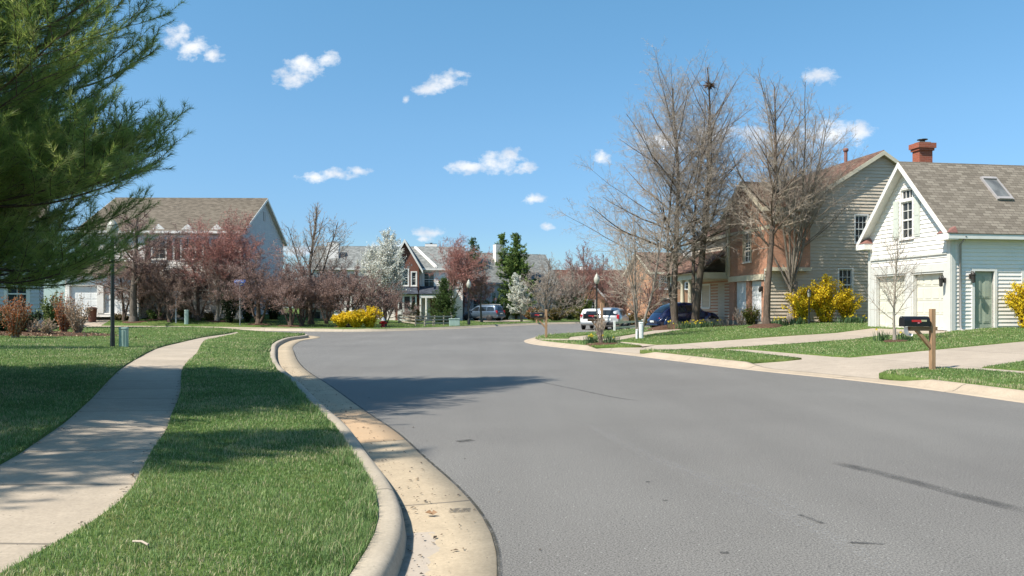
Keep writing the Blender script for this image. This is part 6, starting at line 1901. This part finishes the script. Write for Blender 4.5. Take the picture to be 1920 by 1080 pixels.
def van(label, paint, rear, front, L=3.0, h=1.74, rails=False, boxy=False, two_tone=None, group='parked cars'):
    r = empty('car', (0, 0, 0), 0, label, 'car', group)
    b = .95
    if boxy:
        st = [(-b, .42, .95, 1.0, .7, .8, .66), (-b + .05, .36, 1.0, 1.5, .76, .86, .66), (-b + .18, .33, 1.02, h - .05, .78, .88, .68), (0, .32, 1.03, h, .8, .89, .7), (L * .5, .32, 1.03, h, .8, .89, .7), (L * .64, .32, 1.02, h - .06, .8, .89, .69), (L * .86, .32, 1.0, 1.12, .8, .88, .74), (L + .25, .34, .92, 1.0, .78, .86, .7), (L + .72, .4, .76, .84, .68, .76, .6), (L + .8, .46, .66, .7, .56, .64, .5)]
    else:
        st = [(-b, .4, .82, .95, .66, .76, .6), (-b + .1, .32, .93, 1.15, .76, .86, .64), (-b + .3, .28, .98, h - .12, .8, .92, .67), (-.4, .26, 1.0, h - .02, .82, .94, .7), (.4, .26, 1.0, h, .83, .95, .72), (L * .55, .26, .98, h - .04, .83, .95, .72), (L * .72, .26, .96, h - .28, .83, .94, .74), (L * .98, .26, .92, 1.08, .82, .92, .76), (L + .35, .28, .8, .95, .78, .86, .68), (L + .75, .34, .62, .76, .62, .7, .52), (L + .85, .4, .54, .6, .5, .58, .42)]
    C = Car(st); C.body().build('body', M[paint], r)
    zt = h - .2; z0 = 1.06
    for q in ([(-.62, z0), (.35, z0), (.35, zt), (-.45, zt)], [(.43, z0), (L * .45, z0), (L * .45, zt + .02), (.43, zt + .02)], [(L * .48, z0), (L * .8, z0), (L * .66, zt - .08), (L * .48, zt)]):
        for mm in C.side_patch(q): mm.build('side_window', M['car_glass'], r)
    C.top_patch(L * .68, L * .92, .9).build('windscreen', M['car_glass'], r)
    m = MB(); x0, x1 = -b + (.04 if boxy else .1), -b + (.16 if boxy else .3)
    zr = (1.08, h - .16)
    rows = []
    for i in range(6):
        t = i / 5; z = zr[0] + (zr[1] - zr[0]) * t
        xs = np.linspace(-b, 0, 80); x = xs[np.argmax([C.par(v)[2] + .01 >= z for v in xs])] - .025
        rows.append([(x + .05 * u * u, u * (.72 - .1 * t), z) for u in np.linspace(-1, 1, 7)])
    m.grid(rows, True); m.build('rear_window', M['car_glass'], r)
    for sg in (-1, 1):
        for x in (0, L): arch(r, x, sg * (.9 if boxy else .948), .36); wheel(r, x, sg * .83, .33, .21)
        l = MB(); l.box(-b - .0, -b + .22, sg * .74 - .09, sg * .74 + .1, .82, 1.12); l.build('tail_light', M['lens_red'], r, .03)
        l = MB(); l.box(L * .78, L * .86, sg * .95, sg * 1.1, 1.05, 1.2); l.build('mirror', M[paint], r, .03)
        for x in (.5, L * .5): l = MB(); l.box(x, x + .16, sg * .94 - .015, sg * .94 + .02, .9, .93); l.build('handle', M[paint], r)
        if rails: l = MB(); l.tube([(-.5, sg * .55, h + .0), (-.4, sg * .55, h + .06), (L * .45, sg * .55, h + .06), (L * .52, sg * .55, h)], .02, 6); l.build('roof_rail', M['metal_grey'], r)
    l = MB(); l.box(-b - .08, -b + .2, -.82, .82, .4, .62); l.build('bumper', M[two_tone or paint], r, .05)
    l = MB(); l.box(-b - .03, -b - .015, -.26, .26, .72, .86); l.build('number_plate', M['white_paint'], r)
    pose(r, rear, front)
    return r


def P_(px, d, z=None):
    x = px_depth(px, d); return (x, d, float(H(x, d)) if z is None else z)
van('steel blue minivan with a roof rack parked behind a slim tree', 'steel_car', P_(926, 85.5), P_(885, 87.0), 2.95, 1.72, True, group=None)
van('white estate car seen from behind, left of the parked pair', 'white_car', P_(1115, 57, 0), P_(1131, 59.7, 0), 2.6, 1.52, False, True, 'metal_grey', 'parked pair beyond the corner')
van('silver car seen from behind, right of the parked pair', 'silver_car', P_(1143, 54.5, 0), P_(1156, 57.2, 0), 2.8, 1.6, False, False, 'plastic', 'parked pair beyond the corner')

# ------------------------------------------------------------------ mailboxes
def mailbox(base, rz, label, post_h=1.36, paper=False, plain_post=False):
    """Post at the origin, box reaching out along -x; the box front faces -x."""
    r = empty('mailbox', base, rz, label, 'mailbox', 'mailboxes by the kerb')
    p = MB(); p.box(-.05, .05, -.05, .05, -.2, post_h); p.build('post', M['post_wood'], r, .006)
    a = MB(); a.box(-.56, -.052, -.05, .05, .87, .965); a.box(.052, .1, -.045, .045, .875, .96); a.build('arm', M['arm_wood'], r, .005)
    b = MB(); b.hexa([(-.41, -.04, .868), (-.32, -.04, .868), (-.052, -.04, .56), (-.052, -.04, .46), (-.41, .04, .868), (-.32, .04, .868), (-.052, .04, .56), (-.052, .04, .46)]); b.build('brace', M['post_wood'], r, .004)
    out = [(-.1, .97), (.1, .97)] + [(.1 * math.cos(t), 1.105 + .09 * math.sin(t)) for t in np.linspace(0, PI, 13)]
    m = MB(); m.prism([(y, z) for y, z in out], -.72, -.12, 'x'); bx = m.build('box', M['black_gloss'], r, .006)
    d = MB(); d.prism([(y * 1.05, .965 + (z - .97) * 1.05) for y, z in out], -.735, -.722, 'x'); d.build('door', M['black_gloss'], r, .003)
    g = MB(); g.box(-.75, -.736, -.02, .02, 1.17, 1.2); g.build('handle', M['metal_grey'], r)
    f = MB(); f.box(-.56, -.36, -.108, -.102, 1.07, 1.115); f.box(-.36, -.335, -.1085, -.102, 1.055, 1.11); fl = f.build('name_plate', M['red_paint'], r)
    f = MB()
    for k in range(5): f.box(-.33 + .026 * k, -.312 + .026 * k, -.108, -.102, 1.08, 1.11)
    f.box(-.335, -.2, -.107, -.102, 1.074, 1.079); f.box(-.335, -.2, -.107, -.102, 1.111, 1.115)
    f.build('lettering', M['cream_paint'], r)
    f = MB(); f.box(-.42, -.375, -.108, -.102, 1.035, 1.062); f.build('sticker', M['pink_paint'], r)
    if paper:
        m = MB(); pr = [(-.64, .955), (-.63, .86), (-.6, .78), (-.555, .745), (-.52, .76), (-.515, .8)]
        m.grid([[(x, y, z) for x, z in pr] for y in (-.07, .07)], True)
        m.grid([[(x + .004, y, z + .006) for x, z in pr] for y in (-.069, .071)], True); m.build('newspaper', M['paper'], r)
    return r


mailbox(ground(1748, 693), .12, 'black mailbox with rolled paper on a cedar post on the near right verge', 1.36, True)
mailbox(ground(1024, 633.5), .1, 'black mailbox on a slim post at the kerb corner tip', 1.36)
mailbox(ground(1128, 643.5), .15, 'black mailbox with a red stripe above the rose bush', 1.6)
pm_ = empty('marker_post', at(1006, 74.8), 0, 'short pale post across the lane behind the corner mailbox', 'post')
b = MB(); b.box(-.07, .07, -.07, .07, -.1, 1.15); b.box(-.3, .3, -.05, -.071, .7, .8); b.build('post', M['post_wood'], pm_)

# ------------------------------------------------------------------ lamp posts, signs, utility boxes
def lamp(base, h, label, globe=True, group='globe street lamps'):
    r = empty('street_lamp', base, 0, label, 'street lamp', group)
    p = MB(); p.lathe([(.13, -.1), (.13, .35), (.09, .45), (.055, .6), (.045, h - .15), (.07, h - .1), (.06, h - .03), (.1, h)], (0, 0, 0), 14); p.build('pole', M['metal_dark'], r)
    g = MB(); g.lathe([(.1, h + .001), (.16, h + .08), (.2, h + .25), (.19, h + .38), (.12, h + .52)], (0, 0, 0), 18); g.build('lamp_globe', M['globe'], r)
    c = MB(); c.lathe([(.13, h + .5), (.14, h + .54), (.06, h + .62), (.02, h + .7), (.03, h + .73), (0, h + .78)], (0, 0, 0), 14); c.build('finial', M['globe'], r)
    return r


gl = at(879, 65.5); lamp(gl, zat(532, 65.5) - gl[2] - .35, 'globe street lamp standing before the plum tree and van')
gl = at(1119, 53, .15); lamp(gl, zat(528, 53) - .15 - .15, 'globe street lamp rising in front of the white car')
g = ground(211, 651); r = empty('street_lamp', g, 0, 'dark lamp post disappearing up into the pine boughs', 'street lamp')
b = MB(); b.lathe([(.075, -.1), (.07, .3), (.06, .5), (.05, 3.5)], (0, 0, 0), 14); b.build('pole', M['metal_dark'], r)
b = MB(); b.lathe([(.06, 3.49), (.14, 3.6), (.18, 3.75), (.14, 3.92), (.05, 4.04), (0, 4.08)], (0, 0, 0), 14); b.build('lamp_globe', M['globe'], r)
g = at(1517, 36.4); r = empty('lantern_post', g, 0, 'black garden lantern post before the yellow forsythia', 'lantern')
hh = zat(541, 36.4) - g[2]
b = MB(); b.lathe([(.06, -.1), (.05, .1), (.032, .3), (.03, hh - .42), (.05, hh - .4)], (0, 0, 0), 12); b.build('pole', M['metal_dark'], r)
b = MB()
for k in range(6):
    a = k * PI / 3; b.tube([(.06 * math.cos(a), .06 * math.sin(a), hh - .4), (.1 * math.cos(a), .1 * math.sin(a), hh - .14)], .008, 5)
b.lathe([(.12, hh - .14), (.1, hh - .1), (.04, hh - .03), (.015, hh), (0, hh + .04)], (0, 0, 0), 12); b.build('lantern_frame', M['metal_dark'], r)
b = MB(); b.lathe([(.05, hh - .39), (.085, hh - .15)], (0, 0, 0), 6, smooth=False); b.build('lantern_glass', M['globe'], r)

g = at(450, 57.2); r = empty('street_sign', g, math.radians(-8), 'tall blue street name sign on a grey post at the crossing', 'sign')
hs_ = zat(534, 57.2) - g[2]
b = MB(); b.tube([(0, 0, -.1), (0, 0, hs_)], .035, 8); b.build('post', M['metal_grey'], r)
for k, (ry, z) in enumerate(((0, hs_ + .26), (math.radians(70), hs_ + .02))):
    b = MB(); b.prism([(-.45, -.1), (.38, -.1), (.45, -.03), (.45, .1), (-.38, .1), (-.45, .03)], -.012, .012, 'y'); o = b.build('name_blade', M['blue_sign'], r); o.location = (0, 0, z); o.rotation_euler = (0, 0, ry)
    b = MB()
    for q, w_ in enumerate((.06, .05, .07, .05, .06, .05, .07)): b.box(-.32 + .092 * q, -.32 + .092 * q + w_, -.016, -.0125, -.04, .045 if q % 3 else .055)
    o2 = b.build('lettering', M['white_paint'], o)
b = MB(); b.tube([(-.22, 0, hs_ + .16), (0, 0, hs_ - .05), (.22, 0, hs_ + .16)], .018, 6); b.build('bracket', M['metal_grey'], r)
g = at(330, 58.5); r = empty('sign_post', g, 0, 'plain grey signpost between the small budding trees', 'post')
b = MB(); b.box(-.05, .05, -.03, .03, -.1, zat(545, 58.5) - g[2]); b.build('post', M['metal_grey'], r)
b = MB(); b.box(-.22, .22, .032, .045, 1.9, 2.4); b.build('sign_back', M['metal_grey'], r, .02)


def pedestal(base, w_, d_, h, label, mat='green_box', rz=.2, group='utility pedestals'):
    r = empty('utility_pedestal', base, rz, label, 'utility box', group)
    b = MB(); b.prism([(w_ / 2 * math.copysign(abs(math.cos(t)) ** .5, math.cos(t)), d_ / 2 * math.copysign(abs(math.sin(t)) ** .5, math.sin(t))) for t in np.linspace(0, 2 * PI, 24, endpoint=False)], -.1, h * .9, 'z'); b.build('cabinet', M[mat], r)
    b = MB(); b.prism([(w_ * .54 * math.copysign(abs(math.cos(t)) ** .5, math.cos(t)), d_ * .54 * math.copysign(abs(math.sin(t)) ** .5, math.sin(t))) for t in np.linspace(0, 2 * PI, 24, endpoint=False)], h * .9 + .002, h, 'z'); b.build('lid', M[mat], r, .02)
    b = MB(); b.box(-w_ * .08, w_ * .08, -d_ / 2 - .012, -d_ / 2 + .02, h * .05, h * .88); b.build('hinge_cover', M[mat], r)
    return r


g = ground(232, 651); pedestal(g, .27, .2, (651 - 614) * g[1] / F, 'squat pale green utility box beside the dark lamp post')
g = at(350, 57.8); pedestal(g, .3, .3, 27 * 57.8 / F, 'thin pale green utility pedestal across the side street')
g = ground(1202, 635); pedestal(g, .17, .15, 31 * g[1] / F, 'taller white utility pedestal hiding the multi stemmed trunk', 'white_paint', .1)
g = ground(1194, 635.5); pedestal(g, .09, .09, 18 * g[1] / F, 'short white marker against the taller white pedestal', 'white_paint', .1)
g = at(852, 62.5); r = empty('transformer_box', g, .1, 'low green transformer box at the end of the rail fence', 'utility box')
b = MB(); b.box(-.42, .42, -.35, .35, -.1, .5); b.build('cabinet', M['green_box'], r, .03); b = MB(); b.box(-.45, .45, -.38, .38, .502, .58); b.build('lid', M['green_box'], r, .03)

# fire hydrant
g = at(718, 57.6); r = empty('fire_hydrant', g, .3, 'red fire hydrant with a white cap in front of the blossom trees', 'hydrant')
b = MB(); b.lathe([(.19, -.05), (.19, .05), (.13, .07), (.13, .42), (.17, .44), (.17, .48)], (0, 0, 0), 18); b.lathe([(.08, -.24), (.08, .24)], (0, 0, .32), 12, 'x'); b.lathe([(.11, -.22), (.11, 0)], (0, 0, .32), 12, 'y'); b.build('barrel', M['red_paint'], r)
b = MB(); b.lathe([(.18, .481), (.16, .58), (.09, .68), (.045, .7), (.045, .76), (0, .77)], (0, 0, 0), 18); b.build('bonnet', M['white_paint'], r)
b = MB()
for s_ in (-.27, .24): b.lathe([(0, s_), (.095, s_), (.095, s_ + .03), (0, s_ + .03)], (0, 0, .32), 8, 'x', False)
b.build('nozzle_cap', M['red_paint'], r)


# fences
def rail_fence(name, posts, label, mat, hp=.95, rails=(.3, .58, .84), cat='fence', pw=.1):
    r = empty(name, (0, 0, 0), 0, label, cat)
    for (x, y, z) in posts:
        b = MB(); b.box(x - pw / 2, x + pw / 2, y - pw / 2, y + pw / 2, z - .2, z + hp); b.build('post', M[mat], r)
    for (x0, y0, z0), (x1, y1, z1) in zip(posts[:-1], posts[1:]):
        for q in rails:
            b = MB(); b.hexa([(x0, y0 - .075, z0 + q - .06), (x1, y1 - .075, z1 + q - .06), (x1, y1 - .052, z1 + q - .06), (x0, y0 - .052, z0 + q - .06), (x0, y0 - .075, z0 + q + .06), (x1, y1 - .075, z1 + q + .06), (x1, y1 - .052, z1 + q + .06), (x0, y0 - .052, z0 + q + .06)])
            b.build('rail', M[mat], r)


rail_fence('rail_fence', [at(748, 72), at(779, 62.5), at(797, 63), at(815, 63.5), at(832, 64), at(847, 64.5)], 'weathered split rail fence in front of the brick gabled house', 'grey_wood', .82, (.2, .47, .72))
rail_fence('rail_fence', [at(812, 63.2), at(796, 60.8)], 'short spur of weathered rail fence running towards the road', 'grey_wood', .5, (.2, .42))
rail_fence('rail_fence', [P_(1152, 46), P_(1205, 49)], 'low white two rail fence between the parked cars and lawn', 'white_paint', .62, (.2, .5), 'fence', .12)

# deck, play house and bin by the houses on the left
r = empty('wooden_deck', at(536, 70), 0, 'dark wooden deck at the side of the big white house', 'deck')
b = MB(); b.box(-.9, 1.6, 0, 3, .9, 1.05); b.build('floor_boards', M['deck_wood'], r)
for x in (-.85, .3, 1.5):
    b = MB(); b.box(x, x + .12, -.05, .07, -.5, 2.0); b.build('post', M['deck_wood'], r)
b = MB(); b.box(-.9, 1.62, -.04, .04, 1.95, 2.05); b.box(-.9, 1.62, -.03, .03, 1.2, 1.26)
for k in range(14): b.box(-.8 + .17 * k, -.76 + .17 * k, -.02, .02, 1.261, 1.949)
b.build('railing', M['deck_wood'], r)
r = empty('play_house', at(592, 72), .2, 'small wooden play house with pale walls behind the thick dark trunk', 'play house')
b = MB(); b.box(-1.4, 1.6, 0, 2, -.4, .95); b.build('wall', M['cream_trim'], r); b = MB(); b.slab((-1.7, -.3, .9), (1.9, -.3, .9), (1.9, 1.0, 1.7), (-1.7, 1.0, 1.7), .08); b.slab((-1.7, 2.3, .9), (1.9, 2.3, .9), (1.9, 1.0, 1.7), (-1.7, 1.0, 1.7), .08); b.build('roof', M['post_wood'], r)
b = MB(); b.box(-.9, .4, -.02, -.001, -.2, .6); b.build('window', M['glass'], r)
g = at(173, 59.6); r = empty('waste_bin', (g[0], g[1], g[2]), 0, 'brown waste bin standing on the drive by the white garage', 'bin')
b = MB(); b.lathe([(.26, 0), (.34, 1.0), (.36, 1.0)], (0, 0, 0), 16); b.build('bin_body', M['terracotta'], r); b = MB(); b.lathe([(.37, 1.002), (.37, 1.05), (.2, 1.12), (0, 1.13)], (0, 0, 0), 16); b.build('lid', M['terracotta'], r)
